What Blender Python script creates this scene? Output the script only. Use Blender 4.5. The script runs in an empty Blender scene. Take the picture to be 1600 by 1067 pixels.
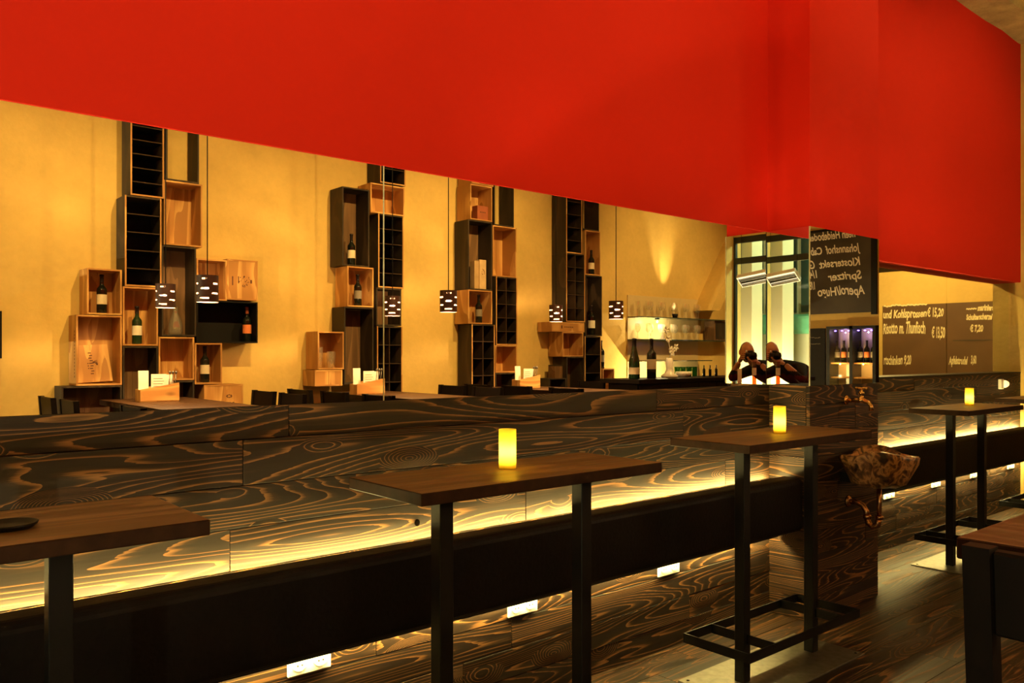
import bpy, bmesh, math, random
from mathutils import Vector, Matrix, noise as mnoise

random.seed(7)
SC = bpy.context.scene
COL = SC.collection

# ------------------------------------------------------------------ camera, world, exposure
H = 1.42                       # eye height
F = 1280.0                     # focal length in pixels of a 1600 px wide frame
CA, SA = 0.6466, 0.7628        # optical axis in plan (x along the plank wall, y towards it)
cam_d = bpy.data.cameras.new('camera')
cam_d.lens = 36.0 * F / 1600.0
cam_d.sensor_width = 36.0
cam_d.shift_y = 20.5 / 1600.0
cam_d.clip_start = 0.01
cam = bpy.data.objects.new('camera', cam_d)
cam.location = (0, 0, H)
cam.rotation_euler = (math.pi / 2, 0, -math.atan2(CA, SA))
COL.objects.link(cam)
SC.camera = cam

wd = bpy.data.worlds.new('night_sky')
SC.world = wd
wd.use_nodes = True
wd.node_tree.nodes['Background'].inputs[0].default_value = (0.012, 0.018, 0.02, 1)
wd.node_tree.nodes['Background'].inputs[1].default_value = 1.0

SC.view_settings.view_transform = 'Standard'
SC.view_settings.look = 'None'
SC.view_settings.gamma = 1.0
SC.view_settings.exposure = 0.0
SC.view_settings.use_curve_mapping = False

WARM = (1.0, 0.66, 0.215)
SPOT_W_FRONT = 500.0   # added wall washers on the plaster wall
SPOT_W_RED = 78.0     # added washers on the red wall
LED_STRENGTH = 210.0
LAMP_W = 44.0

# ------------------------------------------------------------------ plan of the room
MIR = 2.55      # mirror plane of the plank wall
PLK = 2.53      # front of its planks
PIL_Y = 2.29    # front of the pillar
PX0, PX1 = 4.01, 4.775
FAR = 2.79      # front of the recessed wall beyond the pillar
OPP = -1.90     # plaster wall behind the viewer
XL, XR = -2.5, 10.2
ZC = 4.45
ZW = 1.255      # top of the planks
ZM = 2.10       # top of the mirrors

def ray(px):
    return (px - 800.0) / F

def mp(px, py, W):
    """point of the room whose image in the long mirror is seen at (px, py); W = its distance behind the viewer's plane"""
    r = ray(px)
    d = W / (SA - CA * r)
    return Vector((d * (CA + SA * r), 2 * MIR - W, H + (554.0 - py) * d / F))

# ------------------------------------------------------------------ mesh helpers
WLOC = {}

def put(o, parent=None):
    COL.objects.link(o)
    WLOC[o.name] = Vector(o.location)
    if parent is not None:
        o.parent = parent
        o.matrix_parent_inverse = Matrix.Translation(-WLOC[parent.name])
    return o

def mesh_obj(name, bm, m, parent=None, origin=None, smooth=False):
    """world-space bmesh -> one object with its origin at `origin` (or the centre of its bounds)"""
    if origin is None:
        lo = Vector((1e9,) * 3); hi = Vector((-1e9,) * 3)
        for v in bm.verts:
            for k in range(3):
                lo[k] = min(lo[k], v.co[k]); hi[k] = max(hi[k], v.co[k])
        origin = (lo + hi) / 2
    origin = Vector(origin)
    bmesh.ops.translate(bm, verts=bm.verts, vec=-origin)
    bmesh.ops.recalc_face_normals(bm, faces=bm.faces)
    me = bpy.data.meshes.new(name)
    bm.to_mesh(me); bm.free()
    for mm in (m if isinstance(m, (list, tuple)) else [m]):
        me.materials.append(mm)
    if smooth:
        for p in me.polygons: p.use_smooth = True
    o = bpy.data.objects.new(name, me)
    o.location = origin
    return put(o, parent)

def tag(o, label=None, cat=None, group=None, kind=None):
    if label: o['label'] = label
    if cat: o['category'] = cat
    if group: o['group'] = group
    if kind: o['kind'] = kind
    return o

def thing(name, label, cat, loc=(0, 0, 0), group=None):
    o = bpy.data.objects.new(name, None)
    o.empty_display_size = 0.05
    o.location = loc
    put(o)
    return tag(o, label, cat, group)

def copy_tree(o, parent=None):
    c = o.copy()
    COL.objects.link(c)
    if parent is not None:
        c.parent = parent
        c.matrix_parent_inverse = o.matrix_parent_inverse.copy()
    for ch in list(o.children):
        copy_tree(ch, c)
    return c

def b_box(bm, x0, x1, y0, y1, z0, z1, mi=0, bevel=0.0, seg=2, mat=None):
    g = bmesh.ops.create_cube(bm, size=1.0)
    vs = g['verts']
    for v in vs:
        v.co = Vector(((x0 + x1) / 2 + v.co.x * (x1 - x0), (y0 + y1) / 2 + v.co.y * (y1 - y0), (z0 + z1) / 2 + v.co.z * (z1 - z0)))
    fs = list({f for v in vs for f in v.link_faces})
    for f in fs: f.material_index = mi
    if mat is not None:
        for v in vs: v.co = mat @ v.co
    if bevel > 0:
        es = list({e for v in vs for e in v.link_edges})
        r = bmesh.ops.bevel(bm, geom=es, offset=bevel, segments=seg, profile=0.5, affect='EDGES')
        for f in r['faces']: f.material_index = mi
    return vs

def box(name, x0, x1, y0, y1, z0, z1, m, parent=None, bevel=0.0, seg=2, smooth=False):
    bm = bmesh.new()
    b_box(bm, x0, x1, y0, y1, z0, z1, 0, bevel, seg)
    return mesh_obj(name, bm, m, parent, smooth=smooth)

def b_tube(bm, pts, rad, n=10, cap=True):
    pts = [Vector(p) for p in pts]
    rings = []
    up = Vector((0, 0, 1))
    for i, p in enumerate(pts):
        a = pts[max(i - 1, 0)]; b = pts[min(i + 1, len(pts) - 1)]
        t = (b - a).normalized()
        s = t.cross(up)
        if s.length < 1e-3: s = t.cross(Vector((1, 0, 0)))
        s.normalize(); w = s.cross(t).normalized()
        r = rad[i] if isinstance(rad, (list, tuple)) else rad
        rings.append([bm.verts.new(p + (s * math.cos(2 * math.pi * k / n) + w * math.sin(2 * math.pi * k / n)) * r) for k in range(n)])
    for i in range(len(rings) - 1):
        for k in range(n):
            bm.faces.new((rings[i][k], rings[i][(k + 1) % n], rings[i + 1][(k + 1) % n], rings[i + 1][k]))
    if cap:
        bm.faces.new(rings[0]); bm.faces.new(list(reversed(rings[-1])))

def b_lathe(bm, prof, c, n=20, mi=0):
    """prof: list of (radius, z); c: base centre"""
    c = Vector(c)
    rings = []
    for r, z in prof:
        if r < 1e-6:
            rings.append([bm.verts.new(c + Vector((0, 0, z)))])
        else:
            rings.append([bm.verts.new(c + Vector((r * math.cos(2 * math.pi * k / n), r * math.sin(2 * math.pi * k / n), z))) for k in range(n)])
    for i in range(len(rings) - 1):
        A, B = rings[i], rings[i + 1]
        for k in range(n):
            k2 = (k + 1) % n
            q = []
            for v in (A[k % len(A)], A[k2 % len(A)], B[k2 % len(B)], B[k % len(B)]):
                if v not in q: q.append(v)
            if len(q) > 2:
                try:
                    f = bm.faces.new(q); f.material_index = mi
                except ValueError:
                    pass

def lathe(name, prof, c, m, parent=None, n=20, smooth=True):
    bm = bmesh.new(); b_lathe(bm, prof, c, n)
    return mesh_obj(name, bm, m, parent, smooth=smooth)

def tube(name, pts, rad, m, parent=None, n=10, smooth=True):
    bm = bmesh.new(); b_tube(bm, pts, rad, n)
    return mesh_obj(name, bm, m, parent, smooth=smooth)

def prism(name, poly, axis, a0, a1, m, parent=None):
    """extrude a polygon along an axis: poly is in the two other axes in order"""
    bm = bmesh.new()
    def P(p, a):
        return Vector((a, p[0], p[1])) if axis == 'x' else Vector((p[0], a, p[1])) if axis == 'y' else Vector((p[0], p[1], a))
    A = [bm.verts.new(P(p, a0)) for p in poly]; B = [bm.verts.new(P(p, a1)) for p in poly]
    bm.faces.new(A); bm.faces.new(list(reversed(B)))
    for i in range(len(poly)):
        j = (i + 1) % len(poly)
        bm.faces.new((A[i], B[i], B[j], A[j]))
    return mesh_obj(name, bm, m, parent)

# ------------------------------------------------------------------ materials
class NT:
    def __init__(s, name):
        s.m = bpy.data.materials.new(name); s.m.use_nodes = True
        s.t = s.m.node_tree
        s.b = s.t.nodes['Principled BSDF']; s.out = s.t.nodes['Material Output']
    def n(s, typ, _in=None, **props):
        nd = s.t.nodes.new(typ)
        for k, v in props.items(): setattr(nd, k, v)
        for k, v in (_in or {}).items(): s.set(nd.inputs[k], v)
        return nd
    def set(s, sock, v):
        if hasattr(v, 'bl_idname') and hasattr(v, 'is_linked'): s.t.links.new(v, sock)
        else: sock.default_value = v
    def math(s, op, a, b=0.0):
        return s.n('ShaderNodeMath', {0: a, 1: b}, operation=op).outputs[0]
    def ramp(s, fac, stops):
        nd = s.n('ShaderNodeValToRGB', {0: fac})
        els = nd.color_ramp.elements
        while len(els) < len(stops): els.new(0.5)
        for e, (p, c) in zip(els, stops):
            e.position = p; e.color = (*c, 1) if len(c) == 3 else c
        return nd.outputs[0]
    def mix(s, fac, a, b, mode='MIX'):
        nd = s.n('ShaderNodeMix', {0: fac}, data_type='RGBA', blend_type=mode)
        s.set(nd.inputs[6], a); s.set(nd.inputs[7], b)
        return nd.outputs[2]
    def p(s, **kw):
        for k, v in kw.items(): s.set(s.b.inputs[k.replace('_', ' ')], v)
        return s

def rgba(c): return (c[0], c[1], c[2], 1.0)

def plain(name, col, rough=0.5, metal=0.0, spec=0.5, var=0.12, scale=14.0, bump=0.0):
    t = NT(name)
    co = t.n('ShaderNodeTexCoord').outputs['Object']
    nz = t.n('ShaderNodeTexNoise', {'Vector': co, 'Scale': scale, 'Detail': 4.0}).outputs[0]
    d = tuple(max(0, x * (1 - var)) for x in col); l = tuple(min(1, x * (1 + var)) for x in col)
    t.p(Base_Color=t.ramp(nz, [(0.3, d), (0.7, l)]), Roughness=rough, Metallic=metal, Specular_IOR_Level=spec)
    if bump:
        t.p(Normal=t.n('ShaderNodeBump', {'Height': nz, 'Strength': bump, 'Distance': 0.01}).outputs[0])
    return t.m

def emit(name, col, strength):
    t = NT(name)
    t.p(Base_Color=rgba(col), Emission_Color=rgba(col), Emission_Strength=strength, Roughness=0.5)
    return t.m

def wood(name, dark, mid, light, sc, rings=9.0, rough=0.45, knots=1.0, knot_sc=(2.3, 1, 6.5), fine=130.0, tint=0.25, bump=0.25, warp=1.0):
    """contour-grained softwood; sc maps object metres so that the grain runs along the small component"""
    t = NT(name)
    co = t.n('ShaderNodeTexCoord').outputs['Object']
    rnd = t.n('ShaderNodeObjectInfo').outputs['Random']
    off = t.n('ShaderNodeCombineXYZ', {0: t.math('MULTIPLY', rnd, 53.0), 1: t.math('MULTIPLY', rnd, 91.0), 2: t.math('MULTIPLY', rnd, 37.0)}).outputs[0]
    def coords(s):
        a = t.n('ShaderNodeVectorMath', {0: co, 1: s}, operation='MULTIPLY').outputs[0]
        return t.n('ShaderNodeVectorMath', {0: a, 1: off}, operation='ADD').outputs[0]
    c1 = coords(sc)
    n1 = t.n('ShaderNodeTexNoise', {'Vector': c1, 'Scale': 1.0, 'Detail': 1.3, 'Roughness': 0.3, 'Distortion': 0.15 * warp}).outputs[0]
    val = n1
    if knots > 0:
        c2 = coords(knot_sc)
        vd = t.n('ShaderNodeTexVoronoi', {'Vector': c2, 'Scale': 1.0, 'Randomness': 1.0}).outputs['Distance']
        kn = t.math('MAXIMUM', t.math('SUBTRACT', 0.30, vd), 0.0)
        val = t.math('ADD', n1, t.math('MULTIPLY', kn, 1.3 * knots))
    fr = t.math('FRACT', t.math('MULTIPLY', val, t.math('ADD', rings * 0.75, t.math('MULTIPLY', t.math('FRACT', t.math('MULTIPLY', rnd, 17.3)), rings * 0.6))))
    cf = coords(tuple(x * (1.5 if x < 3 else 1) * (1 if x < 3 else fine / 8) for x in sc))
    nf = t.n('ShaderNodeTexNoise', {'Vector': cf, 'Scale': 1.0, 'Detail': 3.0}).outputs[0]
    g = t.math('ADD', fr, t.math('MULTIPLY', t.math('SUBTRACT', nf, 0.5), 0.6))
    colr = t.ramp(g, [(0.0, dark), (0.46, dark), (0.72, mid), (0.93, light), (0.985, light), (1.0, mid)])
    if knots > 0:
        core = t.ramp(vd, [(0.03, (1, 1, 1)), (0.075, (0, 0, 0))])
        colr = t.mix(core, colr, rgba(tuple(x * 0.6 for x in dark)))
    big = t.n('ShaderNodeTexNoise', {'Vector': coords(tuple(x * 0.6 for x in sc)), 'Scale': 1.3, 'Detail': 2.0}).outputs[0]
    lo = 1 - tint * 1.6; hi = 1 + tint
    br = t.math('ADD', t.math('MULTIPLY', rnd, tint * 0.9), t.math('ADD', lo, t.math('MULTIPLY', big, tint * 1.1)))
    v = t.n('ShaderNodeCombineXYZ', {0: br, 1: br, 2: br}).outputs[0]
    colr = t.mix(1.0, colr, v, 'MULTIPLY')
    t.p(Base_Color=colr, Roughness=t.math('ADD', rough, t.math('MULTIPLY', fr, 0.15)), Specular_IOR_Level=0.28)
    t.p(Normal=t.n('ShaderNodeBump', {'Height': g, 'Strength': bump, 'Distance': 0.003}).outputs[0])
    return t.m

WD = dict(dark=(0.0155, 0.0075, 0.0034), mid=(0.033, 0.016, 0.0062), light=(0.215, 0.096, 0.029))
M_plank = wood('burnt spruce plank', **WD, sc=(0.65, 1.0, 8.0), rings=25.0, rough=0.55)
M_plank_y = wood('burnt spruce plank crosswise', **WD, sc=(1.0, 0.65, 8.0), rings=25.0, rough=0.55, knot_sc=(1, 2.3, 6.5))
M_floor = wood('dark oiled floorboard', (0.015, 0.009, 0.005), (0.032, 0.017, 0.008), (0.19, 0.085, 0.028), (0.7, 8.0, 1.0), rings=13.0, rough=0.42, knot_sc=(1.2, 4.2, 1))
M_top = wood('brown oak tabletop', (0.145, 0.078, 0.029), (0.20, 0.11, 0.042), (0.26, 0.145, 0.055), (1.2, 14.0, 6.0), rings=4.0, rough=0.42, knots=0, fine=90, tint=0.12, bump=0.1)
M_top_y = wood('brown oak tabletop across', (0.062, 0.030, 0.012), (0.085, 0.042, 0.017), (0.11, 0.055, 0.022), (14.0, 1.2, 6.0), rings=4.0, rough=0.42, knots=0, fine=90, tint=0.12, bump=0.1)
M_pine = wood('pale pine crate wood', (0.50, 0.24, 0.065), (0.66, 0.35, 0.105), (0.76, 0.44, 0.14), (7.0, 3.0, 1.2), rings=4.0, rough=0.55, knots=0.5, knot_sc=(3.4, 3, 1.6), fine=60, tint=0.22, bump=0.08)
M_pine_h = wood('pale pine crate wood lying', (0.50, 0.24, 0.065), (0.66, 0.35, 0.105), (0.76, 0.44, 0.14), (1.2, 3.0, 7.0), rings=4.0, rough=0.55, knots=0.5, knot_sc=(1.6, 3, 3.4), fine=60, tint=0.22, bump=0.08)
M_dcrate = wood('dark stained crate wood', (0.036, 0.025, 0.014), (0.056, 0.038, 0.021), (0.080, 0.053, 0.028), (7.0, 3.0, 1.2), rings=4.0, rough=0.6, knots=0, fine=60, tint=0.25, bump=0.1)
M_dback = wood('brown crate back board', (0.15, 0.078, 0.030), (0.20, 0.105, 0.042), (0.24, 0.13, 0.055), (7.0, 3.0, 1.2), rings=4.0, rough=0.6, knots=0, fine=60, tint=0.25, bump=0.08)
M_rack = plain('black rack board', (0.005, 0.004, 0.003), 0.7, 0, 0.2)
M_rackedge = plain('worn rack edge', (0.045, 0.025, 0.011), 0.7, 0, 0.2)
M_black = plain('black painted steel', (0.006, 0.0055, 0.005), 0.45, 0.0, 0.18, 0.2)
M_steel = plain('brushed steel plate', (0.20, 0.185, 0.15), 0.36, 0.85, 0.5, 0.2, 30)
M_leather = plain('black leather', (0.004, 0.003, 0.0028), 0.5, 0, 0.12, 0.25, 60, 0.12)
M_chair = plain('dark stained chair wood', (0.005, 0.003, 0.002), 0.5, 0, 0.10, 0.25, 20)
M_tableleg = plain('dark table leg wood', (0.007, 0.004, 0.003), 0.5, 0, 0.2, 0.25, 20)

def paint(name, col, var, scale, rough, bump):
    t = NT(name)
    co = t.n('ShaderNodeNewGeometry').outputs['Position']
    a = t.n('ShaderNodeTexNoise', {'Vector': co, 'Scale': scale, 'Detail': 6.0, 'Roughness': 0.55}).outputs[0]
    b = t.n('ShaderNodeTexNoise', {'Vector': co, 'Scale': scale * 14, 'Detail': 3.0}).outputs[0]
    f = t.math('ADD', t.math('MULTIPLY', a, 0.8), t.math('MULTIPLY', b, 0.2))
    d = tuple(x * (1 - var) for x in col); l = tuple(min(1, x * (1 + var)) for x in col)
    t.p(Base_Color=t.ramp(f, [(0.32, d), (0.68, l)]), Roughness=rough, Specular_IOR_Level=0.25)
    t.p(Normal=t.n('ShaderNodeBump', {'Height': b, 'Strength': bump, 'Distance': 0.01}).outputs[0])
    return t.m
M_red = paint('matt red wall paint', (0.58, 0.011, 0.0010), 0.05, 0.9, 0.75, 0.05)
M_plaster = paint('ochre lime plaster', (0.66, 0.46, 0.14), 0.14, 1.6, 0.8, 0.25)
M_stone = paint('rough stone cornice', (0.45, 0.34, 0.16), 0.35, 5.0, 0.9, 0.9)
M_ceil = paint('pale ceiling plaster', (0.60, 0.48, 0.26), 0.06, 1.0, 0.85, 0.1)
M_dark_plaster = paint('dark back room wall', (0.05, 0.032, 0.015), 0.2, 1.0, 0.8, 0.1)
M_outside = paint('pale outside render', (0.75, 0.70, 0.48), 0.05, 2.0, 0.85, 0.1)

t = NT('silvered mirror glass')
t.p(Base_Color=(0.93, 0.90, 0.83, 1), Metallic=1.0, Roughness=0.0)
M_mirror = t.m
M_mirror_edge = plain('polished mirror edge', (0.60, 0.60, 0.42), 0.4, 0.0)

def thin_glass(name, col, refl, haze=0.0):
    t = NT(name)
    tr = t.n('ShaderNodeBsdfTransparent', {0: rgba(col)}).outputs[0]
    gl = t.n('ShaderNodeBsdfGlossy', {'Color': (1, 1, 1, 1), 'Roughness': 0.02}).outputs[0]
    fr = t.n('ShaderNodeFresnel', {'IOR': 1.45}).outputs[0]
    front = t.math('SUBTRACT', 1.0, t.n('ShaderNodeNewGeometry').outputs['Backfacing'])
    fac = t.math('MINIMUM', t.math('MULTIPLY', t.math('ADD', t.math('MULTIPLY', fr, refl), 0.05 * max(refl - 1.0, 0)), front), 1.0)
    ms = t.n('ShaderNodeMixShader', {0: fac, 1: tr, 2: gl}).outputs[0]
    if haze:
        dd = t.n('ShaderNodeBsdfDiffuse', {0: (0.9, 0.85, 0.7, 1)}).outputs[0]
        ms = t.n('ShaderNodeMixShader', {0: haze, 1: ms, 2: dd}).outputs[0]
    t.t.links.new(ms, t.out.inputs[0])
    return t.m
M_pane = thin_glass('clear window pane', (0.95, 0.97, 0.93), 1.0)
M_clear = thin_glass('thin clear glass', (0.96, 0.95, 0.90), 3.0, 0.09)
M_green_glass = thin_glass('thin green glass', (0.15, 0.42, 0.18), 1.5)
M_shelfglass = plain('glass shelf edge', (0.04, 0.06, 0.045), 0.1, 0, 0.6)

M_bottle = plain('dark bottle glass', (0.006, 0.008, 0.005), 0.08, 0, 0.6)
M_bottle_green = plain('green bottle glass', (0.010, 0.035, 0.012), 0.08, 0, 0.6)
M_label = plain('cream paper label', (0.72, 0.62, 0.42), 0.7)
M_label_dark = plain('grey paper label', (0.20, 0.17, 0.12), 0.7)
M_label_orange = plain('orange paper label', (0.80, 0.22, 0.06), 0.7)
M_foil = plain('dark bottle foil', (0.020, 0.014, 0.012), 0.35, 0.4)
M_foil_red = plain('brown bottle foil', (0.30, 0.08, 0.03), 0.35, 0.3)
M_paper = plain('white paper', (0.85, 0.80, 0.66), 0.8)
M_print = plain('dark print', (0.05, 0.03, 0.02), 0.8)
M_brand = plain('burnt brand ink', (0.10, 0.035, 0.012), 0.8)
M_board = plain('chalkboard', (0.045, 0.034, 0.022), 0.55, 0, 0.4, 0.3, 3)
M_board_brown = plain('brown chalkboard', (0.105, 0.052, 0.022), 0.6, 0, 0.4, 0.15, 3)
M_chalk = plain('chalk', (0.85, 0.80, 0.66), 0.9)
M_chalk_y = plain('yellowish chalk', (0.92, 0.80, 0.45), 0.9)
M_brass = plain('polished brass', (0.78, 0.48, 0.18), 0.18, 1.0, 0.5, 0.1)
M_copper = plain('aged copper pipe', (0.45, 0.24, 0.11), 0.25, 1.0, 0.5, 0.15)
M_white = plain('white plastic', (0.86, 0.86, 0.82), 0.35, 0, 0.5, 0.02)
M_socket_dark = plain('socket pin hole', (0.05, 0.05, 0.05), 0.6)
M_knot = plain('open knot hole', (0.003, 0.002, 0.0015), 0.9, 0, 0.0)
M_led = emit('warm led strip', (1.0, 0.76, 0.24), LED_STRENGTH)
M_lamp_out = plain('brown lamp shade', (0.050, 0.016, 0.010), 0.55)
M_lamp_in = plain('white lamp lining', (0.90, 0.72, 0.66), 0.7, 0, 0.3, 0.02)
M_bulb = emit('glowing bulb', (1.0, 0.72, 0.42), 40.0)
M_flame = emit('candle flame', (1.0, 0.74, 0.24), 230.0)
M_wax = plain('candle wax', (0.90, 0.80, 0.45), 0.6)
M_frame_w = plain('dark window frame', (0.020, 0.022, 0.016), 0.45)
M_ceramic = plain('white glazed ceramic', (0.88, 0.84, 0.70), 0.25, 0, 0.5, 0.03)
M_skin = plain('skin', (0.52, 0.24, 0.12), 0.5, 0, 0.4, 0.05)
M_sweater = plain('dark red sweater', (0.10, 0.010, 0.008), 0.85, 0, 0.3, 0.2, 40)
M_jacket = plain('black jacket', (0.012, 0.010, 0.011), 0.8, 0, 0.3, 0.2, 40)
M_hair = plain('short dark hair', (0.045, 0.025, 0.015), 0.7)
M_camera = plain('black camera body', (0.010, 0.010, 0.010), 0.4)
t = NT('frosted yellow candle glass')
tl = t.n('ShaderNodeBsdfTranslucent', {0: (1.0, 0.76, 0.07, 1)}).outputs[0]
df = t.n('ShaderNodeBsdfDiffuse', {0: (0.85, 0.66, 0.10, 1)}).outputs[0]
t.t.links.new(t.n('ShaderNodeMixShader', {0: 0.25, 1: tl, 2: df}).outputs[0], t.out.inputs[0])
M_candle = t.m
t = NT('glowing candle wax')
tl = t.n('ShaderNodeBsdfTranslucent', {0: (1.0, 0.86, 0.45, 1)}).outputs[0]
df = t.n('ShaderNodeBsdfDiffuse', {0: (0.95, 0.85, 0.5, 1)}).outputs[0]
t.t.links.new(t.n('ShaderNodeMixShader', {0: 0.3, 1: tl, 2: df}).outputs[0], t.out.inputs[0])
M_wax = t.m
t = NT('petrified wood')
co = t.n('ShaderNodeTexCoord').outputs['Object']
n1 = t.n('ShaderNodeTexNoise', {'Vector': co, 'Scale': 13.0, 'Detail': 8.0, 'Distortion': 2.2}).outputs[0]
w1 = t.n('ShaderNodeTexWave', {'Vector': co, 'Scale': 7.0, 'Distortion': 9.0, 'Detail': 3.0}).outputs[1]
colr = t.ramp(t.math('ADD', t.math('MULTIPLY', n1, 0.88), t.math('MULTIPLY', w1, 0.14)), [(0.36, (0.02, 0.009, 0.004)), (0.48, (0.16, 0.065, 0.022)), (0.58, (0.50, 0.25, 0.085)), (0.68, (0.10, 0.04, 0.015))])
t.p(Base_Color=colr, Roughness=0.32, Normal=t.n('ShaderNodeBump', {'Height': n1, 'Strength': 0.5, 'Distance': 0.01}).outputs[0])
M_petri = t.m

# ------------------------------------------------------------------ lettering
def text(body, size, loc, rot, m, parent=None, name='chalk_writing', shear=0.25, width=None, hand=0.0, align='LEFT', bold=0.0):
    cu = bpy.data.curves.new(name, 'FONT')
    cu.body = body; cu.size = size; cu.shear = shear; cu.extrude = 0.0006; cu.align_x = align; cu.offset = bold
    cu.resolution_u = 3
    tmp = bpy.data.objects.new('tmp_text', cu)
    COL.objects.link(tmp)
    bpy.context.view_layer.update()
    me = bpy.data.meshes.new_from_object(tmp.evaluated_get(bpy.context.evaluated_depsgraph_get()))
    bpy.data.objects.remove(tmp)
    me.materials.clear(); me.materials.append(m)
    xs = [v.co.x for v in me.vertices] or [0, 1]
    k = (width / (max(xs) - min(xs))) if width else 1.0
    for v in me.vertices:
        x, y = v.co.x * k, v.co.y
        if hand:
            p = mnoise.noise(Vector((x / size * 0.9, 3.1, len(body)))); q = mnoise.noise(Vector((x / size * 1.4, 9.7, len(body))))
            y = y * (1 + 0.35 * q * hand) + p * size * 0.18 * hand
            x = x + mnoise.noise(Vector((x / size * 1.7, y / size, 5.5))) * size * 0.10 * hand
        v.co.x, v.co.y = x, y
    o = bpy.data.objects.new(name, me)
    o.location = loc
    o.rotation_euler = rot
    put(o, parent)
    return o

R_BACK = (math.pi / 2, 0, 0)                 # lettering facing -y (towards the viewer)
R_FRONT = (math.pi / 2, 0, math.pi)          # lettering on the plaster wall, facing +y
R_RIGHT = (math.pi / 2, 0, -math.pi / 2)     # lettering on an end wall, facing -x

# ------------------------------------------------------------------ the shell
fl = box('floor', XL, XR + 0.3, OPP, FAR + 0.05, -0.12, -0.015, M_dark_plaster)
tag(fl, 'dark wooden plank floor of the wine bar', 'floor', kind='structure')
y = OPP; row = 0
while y < FAR - 0.01:
    w = (0.16, 0.14, 0.18, 0.15)[row % 4]
    y1 = min(y + w, FAR)
    x = XL - random.uniform(0, 1.5)
    while x < XR:
        L = random.uniform(2.4, 3.8)
        a, b = max(x, XL), min(x + L, XR)
        if b - a > 0.05:
            box('floor_plank', a + 0.001, b - 0.001, y + 0.0012, y1 - 0.0012, -0.015, random.uniform(-0.0008, 0.0), M_floor, fl)
        x += L
    y = y1; row += 1

def plank_wall(parent, rows, x0, x1, yf, joints, axis='x'):
    for i in range(len(rows) - 1):
        z1, z0 = rows[i], rows[i + 1]
        js = [x0] + sorted(j for j in joints[i % len(joints)] if x0 + 0.05 < j < x1 - 0.05) + [x1]
        for a, b in zip(js[:-1], js[1:]):
            f = yf + random.uniform(0, 0.0025)
            if axis == 'x':
                box('plank', a + 0.0012, b - 0.0012, f, yf + 0.022, z0 + 0.0012, z1 - 0.0012, M_plank, parent, 0.0012, 1)
            else:
                box('plank', f, yf + 0.022, a + 0.0012, b - 0.0012, z0 + 0.0012, z1 - 0.0012, M_plank_y, parent, 0.0012, 1)

ROWS = [1.255, 1.150, 1.005, 0.872, 0.738, 0.606, 0.472, 0.350, 0.230, 0.115, 0.0]
def wx(px, y=PLK):
    r = ray(px); d = y / (SA - CA * r)
    return d * (CA + SA * r)
wl = box('wall_back_lower', XL, PX0, PLK + 0.022, PLK + 0.26, 0, ZM, M_dark_plaster)
tag(wl, 'burnt spruce plank wainscot under the long mirror', 'wall', kind='structure')
plank_wall(wl, ROWS, XL, PX0 - 0.001, PLK, [
    [wx(452), 3.05, -1.0], [wx(380), wx(1068), -0.6], [wx(905), -1.3], [wx(360), wx(822), 3.6], [0.5, 2.2],
    [1.1, 3.0], [wx(588), 2.6], [0.9, wx(800)], [1.9, 3.3], [0.4, 2.5]])
wu = box('wall_back_upper', XL, PX0, MIR - 0.006, MIR + 0.25, ZM, ZC, M_red)
tag(wu, 'smooth deep red painted wall above the long mirror', 'wall', kind='structure')

pil = box('wall_pillar', PX0 + 0.024, PX1 - 0.024, PIL_Y + 0.024, FAR + 0.2, 0, ZM, M_dark_plaster)
tag(pil, 'plank clad pillar with stone basin and brass tap', 'pillar', kind='structure')
plank_wall(pil, ROWS, PX0, PX1, PIL_Y, [[], [4.5], [], [], [4.3], [], [4.62], [], [], []])
# planks of the pillar's left and right faces
for i in range(len(ROWS) - 1):
    box('plank', PX0 + random.uniform(0, 0.002), PX0 + 0.022, PIL_Y + 0.024, PLK + 0.02, ROWS[i + 1] + 0.0012, ROWS[i] - 0.0012, M_plank_y, pil, 0.0012, 1)
    box('plank', PX1 - 0.022, PX1, PIL_Y + 0.024, FAR - 0.001, ROWS[i + 1] + 0.0012, ROWS[i] - 0.0012, M_plank_y, pil, 0.0012, 1)
pu = box('wall_pillar_upper', PX0, PX1, PIL_Y, FAR + 0.2, ZM, ZC, M_red)
tag(pu, 'red painted upper half of the mirrored pillar', 'pillar', kind='structure')

XE = 8.65
fr_lo = box('wall_recess_lower', PX1, XR, FAR + 0.022, FAR + 0.24, 0, ZW - 0.012, M_dark_plaster)
tag(fr_lo, 'plank wainscot of the recessed wall beyond the pillar', 'wall', kind='structure')
plank_wall(fr_lo, [ROWS[0] - 0.01] + ROWS[1:], PX1 + 0.001, XE, FAR, [[6.4], [5.6, 7.6], [7.0], [5.9, 8.1], [6.6], [7.3], [5.5, 7.9], [6.8], [6.1], [7.5]])
box('sill', PX1, XE, FAR - 0.002, FAR + 0.24, ZW - 0.012, ZW + 0.003, M_tableleg, fr_lo)
fr_up = box('wall_recess_upper', PX1, XE, FAR, FAR + 0.24, ZM, ZC, M_red)
tag(fr_up, 'red painted wall above the glazed opening beyond the pillar', 'wall', kind='structure')
pier = box('wall_recess_pier', XE, XR, FAR - 0.05, FAR + 0.24, 0, ZC, M_plaster)
tag(pier, 'plaster pier at the far end of the red wall', 'wall', kind='structure')
bm = bmesh.new()
b_box(bm, PX1 + 1.0, XR, FAR - 0.28, FAR + 0.1, ZC - 0.10, ZC + 0.18)
bmesh.ops.subdivide_edges(bm, edges=bm.edges, cuts=10, use_grid_fill=True)
for v in bm.verts:
    v.co += Vector((0, 1, 1)) * 0.025 * mnoise.noise(v.co * 4)
tag(mesh_obj('trim_1', bm, M_stone), 'rough stone cornice under the ceiling', 'cornice', kind='structure')

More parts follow.
